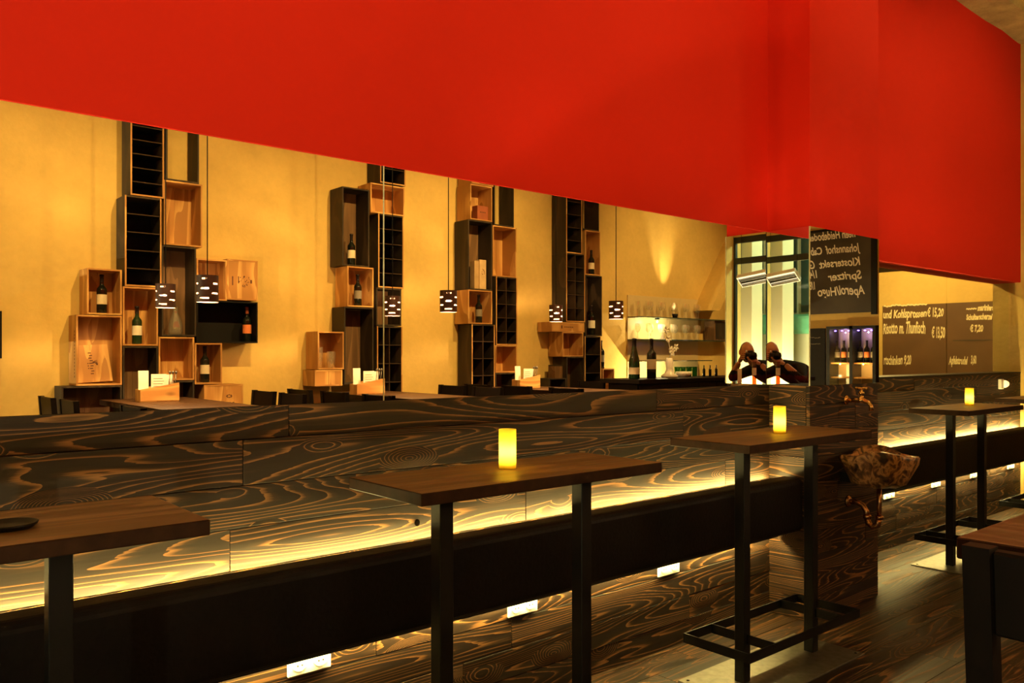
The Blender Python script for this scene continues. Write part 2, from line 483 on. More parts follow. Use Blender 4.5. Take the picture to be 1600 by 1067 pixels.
op = box('wall_front', XL, XR, OPP - 0.2, OPP, 0, ZC, M_plaster)
tag(op, 'ochre plaster wall carrying the wine crates', 'wall', kind='structure')
wr = box('wall_right', XR, XR + 0.2, OPP - 0.2, FAR + 0.24, 0, ZC, M_plaster)
tag(wr, 'plaster end wall behind the bar with menu boards', 'wall', kind='structure')
ce = box('ceiling', XL - 0.2, XR + 0.2, OPP - 0.2, FAR + 0.3, ZC, ZC + 0.2, M_ceil)
tag(ce, 'pale plaster ceiling', 'ceiling', kind='structure')

# left end wall with the tall street window
WY0, WY1, WZ0, WZ1 = -1.895, 0.2, 0.35, 3.16
bm = bmesh.new()
b_box(bm, XL - 0.2, XL, OPP - 0.2, WY0, 0, ZC)
b_box(bm, XL - 0.2, XL, WY1, MIR + 0.25, 0, ZC)
b_box(bm, XL - 0.2, XL, WY0, WY1, 0, WZ0)
b_box(bm, XL - 0.2, XL, WY0, WY1, WZ1, ZC)
tag(mesh_obj('wall_left', bm, M_plaster), 'plaster end wall with the tall street window', 'wall', kind='structure')
win = box('window_1', XL - 0.06, XL - 0.01, WY0, WY0 + 0.035, WZ0, WZ1, M_frame_w)
tag(win, 'tall dark framed street window', 'window', kind='structure')
for (a, b, c, d) in ((WY1 - 0.07, WY1, WZ0, WZ1), (WY0 + 0.035, WY1 - 0.07, WZ0, WZ0 + 0.07), (WY0 + 0.035, WY1 - 0.07, WZ1 - 0.09, WZ1), (WY0 + 0.035, WY1 - 0.07, 2.76, 2.85), (-0.86, -0.79, WZ0 + 0.07, 2.76)):
    box('window_frame', XL - 0.06, XL - 0.01, a, b, c, d, M_frame_w, win)
for (a, b, c, d) in ((WY0 + 0.035, -0.86, WZ0 + 0.07, 2.76), (-0.79, WY1 - 0.07, WZ0 + 0.07, 2.76), (WY0 + 0.035, WY1 - 0.07, 2.85, WZ1 - 0.09)):
    box('window_pane', XL - 0.038, XL - 0.032, a, b, c, d, M_pane, win)

# the street side behind the window
gd = box('ground', -7.0, XL - 0.2, -5.0, 3.0, -0.15, -0.02, M_dark_plaster)
tag(gd, 'dark pavement outside the window', 'pavement', kind='structure')
colm = box('street_column', -3.25, -2.95, -2.75, -1.86, -0.02, 4.4, M_outside, None, 0.01)
tag(colm, 'pale rendered column standing outside the window', 'column')
hb = thing('facade', 'pale facade across the street with a green band and dark windows', 'building', (-5.0, -1.5, -0.02))
box('facade_wall', -5.2, -5.0, -4.5, 2.5, -0.02, 5.0, M_outside, hb)
M_gband = plain('pale green awning', (0.16, 0.52, 0.30), 0.6)
M_darkwin = plain('dark shop window', (0.02, 0.05, 0.04), 0.15, 0, 0.6)
box('awning_box', -5.0, -4.72, -4.0, 2.0, 1.78, 2.12, M_gband, hb, 0.08, 3)
for k in range(5):
    w_ = box('facade_window', -5.0, -4.96, -4.0 + k * 1.2, -2.9 + k * 1.2, 2.16, 4.4, M_darkwin, hb)
    box('mullion', -4.96, -4.93, -3.48 + k * 1.2, -3.43 + k * 1.2, 2.16, 4.4, M_frame_w, w_)
ol = thing('outdoor_lamp', 'small ground lamp lighting the column outside', 'lamp', (-2.82, -1.7, -0.02))
lathe('lamp_base', [(0, 0), (0.05, 0), (0.05, 0.12), (0, 0.12)], (-2.82, -1.7, -0.02), M_black, ol)
lathe('lamp_lens', [(0, 0.12), (0.045, 0.12), (0.04, 0.16), (0, 0.17)], (-2.82, -1.7, -0.02), M_bulb, ol)
def light(name, typ, loc, W, col, parent=None, aim=None, radius=0.03, cone=None, blend=0.6):
    ld = bpy.data.lights.new(name, typ); ld.energy = W; ld.color = col
    ld.shadow_soft_size = radius
    if typ == 'SPOT':
        ld.spot_size = math.radians(cone); ld.spot_blend = blend
    o = bpy.data.objects.new(name, ld); o.location = loc
    if aim is not None:
        o.rotation_euler = (Vector(aim) - Vector(loc)).to_track_quat('-Z', 'Y').to_euler()
    return put(o, parent)
light('lamp_light', 'POINT', (-2.78, -1.62, 0.4), 600.0, (1.0, 0.92, 0.62), ol, radius=0.04)
light('street_light', 'POINT', (-3.6, -0.3, 3.6), 160.0, (0.75, 1.0, 0.70), None, radius=0.1)

# ------------------------------------------------------------------ unseen ceiling spotlights, added to light the walls and the vase
def spotlight(x, y, aim, W, cone, label, grp):
    t = thing('added_spotlight', label, 'spotlight', (x, y, ZC - 0.26), grp)
    lathe('mount', [(0, 0.2), (0.05, 0.2), (0.05, 0.26), (0, 0.26)], (x, y, ZC - 0.26), M_black, t)
    d = (Vector(aim) - Vector((x, y, ZC - 0.15))).normalized()
    p0 = Vector((x, y, ZC - 0.15))
    tube('stem', [(x, y, ZC - 0.06), p0], 0.01, M_black, t, 8)
    bm = bmesh.new(); b_tube(bm, [p0 - d * 0.06, p0 - d * 0.05, p0 + d * 0.08, p0 + d * 0.078, p0 + d * 0.02], [0.02, 0.042, 0.042, 0.036, 0.034], 16)
    mesh_obj('can', bm, M_black, t, smooth=True)
    light('added_spot', 'SPOT', p0 + d * 0.09, W, WARM, t, aim, 0.04, cone, 0.9)
for i, x in enumerate((0.6, 2.3, 4.0, 5.3, 8.3)):
    spotlight(x, 1.75, (x + 0.2, OPP, 1.75), SPOT_W_FRONT, 62, 'added black ceiling spotlight aimed at the crate wall, number %s from the window' % ('first', 'second', 'third', 'fourth', 'fifth', 'sixth')[i], 'added spotlights on the crate wall')
for i, x in enumerate((0.2, 2.0, 3.6, 5.4, 7.2)):
    spotlight(x, 0.55, (x + 0.1, FAR if x > 4 else MIR, 3.1), SPOT_W_RED, 88, 'added black ceiling spotlight aimed at the red wall, %s from the window' % ('first', 'second', 'third', 'fourth', 'fifth')[i], 'added spotlights on the red wall')

_v = mp(1046, 592, 5.72)
spotlight(7.0, 1.2, (_v.x, _v.y, 1.45), 330.0, 16, 'added black ceiling spotlight aimed at the white vase on the bar', 'added spotlights on the bar')  # extra spot added to brighten the vase

# ------------------------------------------------------------------ mirrors
def mirror(x0, x1, yf, z0, z1, label):
    t = thing('wall_mirror', label, 'mirror', ((x0 + x1) / 2, yf, z0))
    bm = bmesh.new(); b_box(bm, x0, x1, yf, yf + 0.004, z0, z1, 0)
    bm.faces.ensure_lookup_table()
    for f in bm.faces:
        if abs(f.normal.y) < 0.5: f.material_index = 1
    mesh_obj('mirror_glass', bm, [M_mirror, M_mirror_edge], t)
    return t
SEAM = wx(599.5, MIR)
mirror(-2.48, SEAM - 0.0025, MIR, ZW, ZM, 'long wall mirror reflecting the crate wall, left of the seam')
mirror(SEAM + 0.0025, PX0 - 0.007, MIR, ZW, ZM, 'long wall mirror between the seam and the pillar')
box('edge_strip', SEAM - 0.0022, SEAM + 0.0022, MIR - 0.001, MIR + 0.004, ZW, ZM, M_mirror_edge, bpy.data.objects['wall_mirror.001'])
# the pillar's side mirror stands a hair out of square
tm = thing('wall_mirror', 'narrow mirror on the side of the pillar', 'mirror', (PX0, (PIL_Y + MIR) / 2, ZW))
bm = bmesh.new()
dl = math.tan(math.radians(0.77))
ya, yb = MIR - 0.002, PIL_Y + 0.002
xa, xb = PX0 - 0.004, PX0 - 0.004 - (ya - yb) * dl
q = [(xa, ya), (xb, yb), (xb + 0.004, yb), (xa + 0.004, ya)]
A = [bm.verts.new((p[0], p[1], ZW)) for p in q]; B = [bm.verts.new((p[0], p[1], ZM)) for p in q]
bm.faces.new(A); bm.faces.new(B)
for i in range(4):
    f = bm.faces.new((A[i], A[(i + 1) % 4], B[(i + 1) % 4], B[i])); f.material_index = 0 if i == 0 else 1
mesh_obj('mirror_glass', bm, [M_mirror, M_mirror_edge], tm)
mirror(PX0 - 0.003, PX1, PIL_Y - 0.004, ZW, ZM, 'mirror on the front of the pillar above the brass tap')
box('edge_strip', PX0 - 0.0085, PX0 - 0.003, PIL_Y - 0.004, PIL_Y + 0.001, ZW, ZM, M_mirror_edge, bpy.data.objects['wall_mirror.003'])

# ------------------------------------------------------------------ leather rail, led strips, sockets
def rail(x0, x1, yw, label, led_label):
    t = thing('padded_rail', label, 'padded rail', ((x0 + x1) / 2, yw - 0.15, 0.47))
    bm = bmesh.new()
    b_box(bm, x0, x1, yw - 0.215, yw - 0.085, 0.482, 0.766, 0, 0.030, 4)
    mesh_obj('cushion', bm, M_leather, t, smooth=False)
    box('light_block_lip', x0, x1, yw - 0.062, yw - 0.055, 0.426, 0.50, M_black, t)  # added unseen lip that keeps the lower strip's light off the room
    box('lip_arm', x0, x1, yw - 0.085, yw - 0.055, 0.50, 0.506, M_black, t)
    n = max(2, int((x1 - x0) / 1.2))
    for k in range(n):
        x = x0 + (k + 0.5) * (x1 - x0) / n
        box('bracket', x - 0.02, x + 0.02, yw - 0.085, yw, 0.60, 0.64, M_black, t)
    for z, w in ((0.735, 'upper'), (0.447, 'lower')):
        tag(box('led_strip', x0 + 0.01, x1 - 0.01, yw - 0.040, yw - 0.032, z - 0.006, z + 0.006, M_led),
            'glowing yellow light strip along the %s back edge of the rail %s' % (w, led_label), 'light strip')
rail(XL + 0.01, PX0 - 0.01, PLK, 'long black leather padded rail left of the pillar', 'left of the pillar')
rail(PX1 + 0.01, XE - 0.02, FAR, 'black leather padded rail beyond the pillar', 'beyond the pillar')

def socket(x, yw, label, z=0.40):
    t = thing('power_socket', label, 'socket', (x, yw, z - 0.04), 'double sockets under the leather rail')
    box('socket_plate', x - 0.078, x + 0.078, yw - 0.012, yw, z - 0.040, z + 0.040, M_white, t, 0.004)
    for s in (-0.038, 0.038):
        bm = bmesh.new(); b_tube(bm, [(x + s, yw - 0.0155, z), (x + s, yw - 0.011, z)], [0.026, 0.030], 20)
        w_ = mesh_obj('socket_well', bm, M_white, t)
        for q_ in (-0.008, 0.008):
            bm = bmesh.new(); b_tube(bm, [(x + s + q_, yw - 0.0165, z - 0.006), (x + s + q_, yw - 0.0150, z - 0.006)], 0.0032, 8)
            mesh_obj('pin_hole', bm, M_socket_dark, w_)
socket(wx(482), PLK, 'white double socket nearest the left edge, under the leather rail')
socket(wx(815), PLK, 'white double socket between the legs of the middle bar table')
socket(wx(1043), PLK, 'white double socket between the middle bar table and the one at the pillar')
for px, l in ((1388, 'white double socket just right of the pillar below the stone basin'), (1461, 'white double socket left of the far bar table legs'), (1521, 'white double socket between the far bar table legs'), (1578, 'white double socket near the right edge, under the leather rail')):
    socket(wx(px, FAR), FAR, l, 0.41)

# knot hole and small wall fitting
kx = wx(652)
bm = bmesh.new(); b_tube(bm, [(kx, PLK - 0.0015, 0.800), (kx, PLK + 0.004, 0.800)], [0.013, 0.013], 16)
bmesh.ops.scale(bm, vec=(0.8, 1, 1), verts=bm.verts, space=Matrix.Translation((-kx, 0, 0)))
mesh_obj('knot_hole', bm, M_knot, wl)
px_ = wx(1562, FAR)
t = thing('wall_nightlight', 'small lit plug lamp on the planks near the right edge', 'lamp', (px_, FAR, 1.12))
box('plug_plate', px_ - 0.04, px_ + 0.02, FAR - 0.03, FAR, 1.11, 1.20, M_white, t, 0.006)
bm = bmesh.new(); b_tube(bm, [(px_ + 0.02, FAR - 0.02, 1.155), (px_ + 0.06, FAR - 0.02, 1.155), (px_ + 0.10, FAR - 0.02, 1.155), (px_ + 0.11, FAR - 0.02, 1.155)], [0.032, 0.034, 0.026, 0.012], 14)
mesh_obj('glow_cap', bm, emit('plug lamp glow', (1.0, 0.72, 0.30), 1.6), t, smooth=True)

# ------------------------------------------------------------------ bar tables along the plank wall
TH = 1.06
M_edge = plain('dark table edge', (0.024, 0.010, 0.0045), 0.6, 0, 0.08, 0.25, 25)
def slab(x0, x1, y0, y1, z0, z1, m, parent):
    bm = bmesh.new(); b_box(bm, x0, x1, y0, y1, z0, z1, 0, 0.0025, 1)
    for f in bm.faces:
        f.normal_update()
        if f.normal.z < 0.9: f.material_index = 1
    return mesh_obj('tabletop', bm, [m, M_edge], parent)
def bar_table(x0, x1, y0, y1, legs, label):
    t = thing('bar_table', label, 'table', ((x0 + x1) / 2, (y0 + y1) / 2, 0), 'narrow bar tables along the plank wall')
    slab(x0, x1, y0, y1, TH - 0.034, TH, M_top, t)
    yc = (y0 + y1) / 2
    box('mounting_plate', legs[0] - 0.06, legs[1] + 0.06, yc - 0.05, yc + 0.05, TH - 0.040, TH - 0.034, M_black, t)
    for lx in legs:
        box('leg', lx - 0.024, lx + 0.024, yc - 0.024, yc + 0.024, 0.008, TH - 0.040, M_black, t, 0.002, 1)
    xc = (x0 + x1) / 2
    hx, hy, z = 0.455, 0.165, 0.215
    T = 0.006
    g = box('foot_ring', xc - hx, xc + hx, yc - hy, yc - hy + T, z - 0.04, z, M_black, t)
    box('ring_bar', xc - hx, xc + hx, yc + hy - T, yc + hy, z - 0.04, z, M_black, g)
    for sx in (-1, 1):
        box('ring_bar', min(xc + sx * hx, xc + sx * (hx - T)), max(xc + sx * hx, xc + sx * (hx - T)), yc - hy + T, yc + hy - T, z - 0.04, z, M_black, g)
    for lx in legs:
        for s in (-1, 1):
            box('ring_bar', lx - 0.003, lx + 0.003, min(yc + s * 0.024, yc + s * (hy - T)), max(yc + s * 0.024, yc + s * (hy - T)), z - 0.04, z, M_black, g)
    p = box('base_plate', xc - hx - 0.01, xc + hx + 0.01, yc - hy - 0.02, yc + hy + 0.02, 0.0005, 0.008, M_steel, t, 0.001, 1)
    for sx in (-1, 1):
        for sy in (-1, 1):
            lathe('screw', [(0, 0.0075), (0.008, 0.0075), (0.006, 0.0105), (0, 0.011)], (xc + sx * (hx - 0.02), yc + sy * (hy - 0.01), 0), M_black, p, 10)
    return t
bar_table(-0.33, 0.655, 1.79, 2.20, (0.04, 0.40), 'nearest bar table with a dark tray, at the left edge')
bar_table(1.19, 2.155, 1.765, 2.145, (1.39, 1.965), 'bar table with a lit candle in the middle of the plank wall')
bar_table(2.81, 3.815, 1.86, 2.26, (3.054, 3.617), 'bar table with a lit candle beside the pillar')
bar_table(5.60, 6.57, 2.10, 2.48, (5.80, 6.335), 'bar table with a lit candle beyond the pillar')
bar_table(7.40, 8.37, 2.20, 2.58, (7.62, 8.15), 'farthest bar table without a candle at the right edge')

def candle(x, y, label, W):
    t = thing('candle_glass', label, 'candle', (x, y, TH), 'candles on the bar tables')
    lathe('glass', [(0, 0.0), (0.0265, 0.0), (0.0275, 0.004), (0.0275, 0.124)], (x, y, TH), M_candle, t, 28)
    lathe('wax', [(0, 0.007), (0.0165, 0.007), (0.0165, 0.030), (0.009, 0.028), (0, 0.027)], (x, y, TH), M_wax, t, 20)
    lathe('flame', [(0, 0.040), (0.006, 0.046), (0.0080, 0.053), (0.005, 0.064), (0, 0.076)], (x, y, TH), M_flame, t, 12)
    tube('wick', [(x, y, TH + 0.027), (x, y, TH + 0.042)], 0.0012, M_knot, t, 6)
candle(1.668, 1.99, 'yellow candle glass on the middle bar table', 1)
candle(3.37, 2.075, 'yellow candle glass on the bar table beside the pillar', 1)
candle(6.22, 2.33, 'yellow candle glass on the bar table beyond the pillar', 1)

x, y = 0.015, 1.83
r_ = ray(14); d_ = F * (H - TH) / (826 - 554); xc_ = r_ * d_
ax, ay = xc_ * SA + d_ * CA, -xc_ * CA + d_ * SA
ay = max(ay, 1.86)
tr = lathe('round_tray', [(0, 0.0005), (0.042, 0.0005), (0.052, 0.008), (0.054, 0.013), (0.050, 0.013), (0.043, 0.006), (0, 0.005)], (ax, ay, TH), M_black, None, 28)
tag(tr, 'flat black round tray on the nearest bar table', 'tray')

# ------------------------------------------------------------------ basin, tap, waste pipe
bx, by, bz = 4.375, 2.10, 0.888
bm = bmesh.new()
n = 32
prof = [(0.0, -0.185), (0.45, -0.180), (0.70, -0.150), (0.86, -0.09), (0.97, -0.03), (1.0, 0.0), (0.86, 0.004), (0.74, -0.035), (0.5, -0.085), (0.0, -0.10)]
rings = []
def brad(th):
    c, s = math.cos(th), math.sin(th)
    # long irregular stone: flat at the wall, pointed towards the room
    rr = 0.160 / max(abs(c) ** 4 * 1.0 + abs(s) ** 4, 0.3) ** 0.25
    if s < 0: rr *= 1 + 0.26 * (-s) ** 1.4
    rr *= 1 + 0.07 * math.sin(3 * th + 0.8) + 0.04 * math.sin(7 * th)
    if s > 0.2: rr = min(rr, 0.196 / s)
    return rr
for j, (k, z) in enumerate(prof):
    if k == 0:
        rings.append([bm.verts.new((bx, by, bz + z))]); continue
    ring = []
    for i in range(n):
        th = 2 * math.pi * i / n
        r = brad(th) * k
        p = Vector((bx + r * math.cos(th), by + r * math.sin(th), bz + z))
        q = mnoise.noise(p * 14) * 0.016
        p.z += q + (0.022 * math.sin(th * 2 + 0.5) if j in (4, 5, 6) else 0)
        if p.y < by + 0.19: p.x += mnoise.noise(p * 19 + Vector((4, 0, 0))) * 0.012
        p.y = min(p.y, PIL_Y - 0.0045)
        ring.append(bm.verts.new(p))
    rings.append(ring)
for a, b in zip(rings[:-1], rings[1:]):
    for i in range(n):
        q = []
        for v in (a[i % len(a)], a[(i + 1) % n % len(a)], b[(i + 1) % n % len(b)], b[i % len(b)]):
            if v not in q: q.append(v)
        if len(q) > 2: bm.faces.new(q)
t = thing('stone_basin', 'rough petrified wood wash basin hung on the pillar', 'basin', (bx, PIL_Y, bz - 0.18))
mesh_obj('bowl', bm, M_petri, t, smooth=True)
box('wall_bracket', bx - 0.05, bx + 0.05, PIL_Y - 0.06, PIL_Y, bz - 0.17, bz - 0.12, M_black, t)

tx = 4.394; tz = 1.166
t = thing('brass_tap', 'brass wall tap with cross handle above the stone basin', 'tap', (tx, PIL_Y, tz))
bm = bmesh.new(); b_tube(bm, [(tx, PIL_Y, tz), (tx, PIL_Y - 0.006, tz), (tx, PIL_Y - 0.012, tz)], [0.028, 0.026, 0.014], 20)
mesh_obj('rosette', bm, M_brass, t, smooth=True)
tube('spout', [(tx, PIL_Y - 0.01, tz), (tx, PIL_Y - 0.06, tz), (tx, PIL_Y - 0.10, tz), (tx, PIL_Y - 0.128, tz - 0.008), (tx, PIL_Y - 0.142, tz - 0.028), (tx, PIL_Y - 0.144, tz - 0.052)], [0.012, 0.013, 0.013, 0.012, 0.011, 0.013], M_brass, t, 14)
lathe('valve', [(0, -0.012), (0.018, -0.01), (0.019, 0.012), (0.011, 0.018), (0.011, 0.034), (0.016, 0.038), (0.015, 0.048), (0.008, 0.052), (0.007, 0.066), (0, 0.068)], (tx, PIL_Y - 0.088, tz), M_brass, t, 16)
hd = tube('handle', [(tx - 0.034, PIL_Y - 0.088, tz + 0.068), (tx - 0.028, PIL_Y - 0.088, tz + 0.068), (tx, PIL_Y - 0.088, tz + 0.068), (tx + 0.028, PIL_Y - 0.088, tz + 0.068), (tx + 0.034, PIL_Y - 0.088, tz + 0.068)], [0.007, 0.008, 0.005, 0.008, 0.007], M_brass, t, 10)
tube('handle_arm', [(tx, PIL_Y - 0.122, tz + 0.068), (tx, PIL_Y - 0.116, tz + 0.068), (tx, PIL_Y - 0.088, tz + 0.068), (tx, PIL_Y - 0.060, tz + 0.068), (tx, PIL_Y - 0.054, tz + 0.068)], [0.007, 0.008, 0.005, 0.008, 0.007], M_brass, hd, 10)

t = thing('waste_pipe', 'curved copper waste pipe and trap under the stone basin', 'pipe', (4.41, PIL_Y, 0.5))
dz = 0.598; dx_ = 4.415; yc_ = 2.135
bm = bmesh.new(); b_tube(bm, [(dx_, PIL_Y, dz), (dx_, PIL_Y - 0.008, dz), (dx_, PIL_Y - 0.016, dz)], [0.034, 0.030, 0.018], 20)
mesh_obj('rosette', bm, M_copper, t, smooth=True)
tube('outlet_arm', [(dx_, PIL_Y - 0.01, dz), (dx_, PIL_Y - 0.05, dz + 0.002), (dx_, PIL_Y - 0.085, dz - 0.012), (dx_, PIL_Y - 0.105, dz - 0.04), (dx_, PIL_Y - 0.11, dz - 0.075)], 0.0155, M_copper, t, 14)
tube('trap_bend', [(dx_, PIL_Y - 0.11, dz - 0.07), (dx_ - 0.002, PIL_Y - 0.118, dz - 0.105), (dx_, PIL_Y - 0.14, dz - 0.122), (dx_, PIL_Y - 0.168, dz - 0.108), (dx_, PIL_Y - 0.178, dz - 0.07)], 0.0165, M_copper, t, 14)
tube('drop_pipe', [(dx_, PIL_Y - 0.178, dz - 0.075), (dx_, PIL_Y - 0.178, 0.704)], 0.013, M_copper, t, 14)
for z in (dz - 0.075, ):
    lathe('coupling', [(0.012, 0), (0.022, 0), (0.022, 0.02), (0.012, 0.02)], (dx_, PIL_Y - 0.178, z), M_copper, t, 16)
    lathe('coupling', [(0.012, 0), (0.022, 0), (0.022, 0.02), (0.012, 0.02)], (dx_, PIL_Y - 0.11, z - 0.005), M_copper, t, 16)

# ------------------------------------------------------------------ glazed opening beyond the pillar and the room behind it
gl = thing('window_2', 'glazed opening into the back room', 'window', (6.7, FAR + 0.1, ZW))
gl['kind'] = 'structure'
gs = wx(1480, FAR + 0.1)
for a, b in ((PX1 + 0.03, gs - 0.002), (gs + 0.002, XE - 0.005)):
    box('window_pane', a, b, FAR + 0.1, FAR + 0.108, ZW + 0.004, ZM - 0.001, M_pane, gl)
XB = 10.0
rb = box('wall_back_room_end', XB, XB + 0.15, FAR + 0.24, 6.4, 0, 2.43, M_plaster)
tag(rb, 'ochre partition wall with brown menu boards in the back room', 'wall', kind='structure')
bm = bmesh.new()
b_box(bm, PX1, 13.2, 6.4, 6.6, -0.1, 3.4); b_box(bm, 13.0, 13.2, FAR + 0.24, 6.4, -0.1, 3.4); b_box(bm, PX1 - 0.2, PX1, FAR + 0.24, 6.6, -0.1, 3.4)
b_box(bm, XR, 13.2, FAR + 0.2, FAR + 0.24, -0.1, 3.4)
tag(mesh_obj('wall_back_room', bm, M_dark_plaster), 'dark walls of the back room', 'wall', kind='structure')
tag(box('ceiling_back_room', PX1 - 0.2, 13.2, FAR + 0.24, 6.6, 3.4, 3.5, M_ceil), 'ceiling of the back room', 'ceiling', kind='structure')
tag(box('floor_back_room', PX1 - 0.2, 13.2, FAR + 0.24, 6.6, -0.2, -0.1, M_floor), 'floor of the back room', 'floor', kind='structure')
def ywall(px, X=XB):
    r = ray(px); return X * (SA - CA * r) / (CA + SA * r)
def zwall(px, py, X=XB):
    r = ray(px); return H + (554 - py) * X / (CA + SA * r) / F
def menu_board(name, X, ya, yb, z0, z1, m, label, cat='chalkboard', frame=None):
    t = thing(name, label, cat, (X - 0.01, (ya + yb) / 2, z0))
    s = box('board', X - 0.018, X - 0.001, min(ya, yb), max(ya, yb), z0, z1, m, t)
    return t
zt = 2.016
b1 = menu_board('menu_board', XB, ywall(1380), ywall(1480) + 0.004, 0.95, zt, M_board_brown, 'brown chalk menu board with risotto line in the back room')
b2 = menu_board('menu_board', XB, ywall(1480) - 0.004, ywall(1570), 0.95, zt, M_board_brown, 'brown chalk menu board with the strudel line in the back room')
def wtext(body, px0, px1, py, size_px, parent, X=XB, m=M_chalk_y, hand=0.6):
    y0, y1 = ywall(px0, X), ywall(px1, X)
    sz = size_px * X / (CA + SA * ray((px0 + px1) / 2)) / F * 1.35
    return text(body, sz, (X - 0.0195, y0, zwall((px0 + px1) / 2, py, X)), R_RIGHT, m, parent, width=abs(y0 - y1), hand=hand, shear=0.15, bold=0.004)
wtext('~~~~~~~~~~~', 1382, 1450, 480, 9, b1)
wtext('und Kohlsprossen', 1381, 1448, 496, 13, b1)
wtext('€ 15,20', 1450, 1475, 494, 14, b1)
wtext('Risotto m. Thunfisch', 1381, 1446, 521, 18, b1)
wtext('€ 13,50', 1457, 1478, 527, 17, b1)
wtext('rtschinken 9,20', 1382, 1425, 569, 15, b1)
wtext('~~~~ mariniertes', 1511, 1560, 485, 9, b2)
wtext('Schulterscherzel', 1511, 1552, 499, 9, b2)
wtext('€ 7,20', 1517, 1537, 518, 11, b2)
wtext('Apfelstrudel', 1484, 1513, 569, 13, b2)
wtext('3,60', 1518, 1527, 568, 13, b2)
box('board_rail', XB - 0.021, XB - 0.018, ywall(1566), ywall(1490), 1.575, 1.590, M_board, b2)
bl = thing('added_room_lamp', 'added unseen round pendant lamp lighting the back room boards', 'lamp', (8.4, 4.2, 2.85))  # lamp added out of view to light the back room wall
lathe('shade', [(0.02, 0.2), (0.12, 0.12), (0.16, 0.0), (0.155, 0.0), (0.115, 0.11), (0.02, 0.19)], (8.4, 4.2, 2.85), M_black, bl)
tube('cord', [(8.4, 4.2, 3.04), (8.4, 4.2, 3.4)], 0.004, M_black, bl, 6)
light('lamp_light', 'POINT', (8.4, 4.2, 2.83), 215.0, (1.0, 0.66, 0.21), bl, radius=0.05)

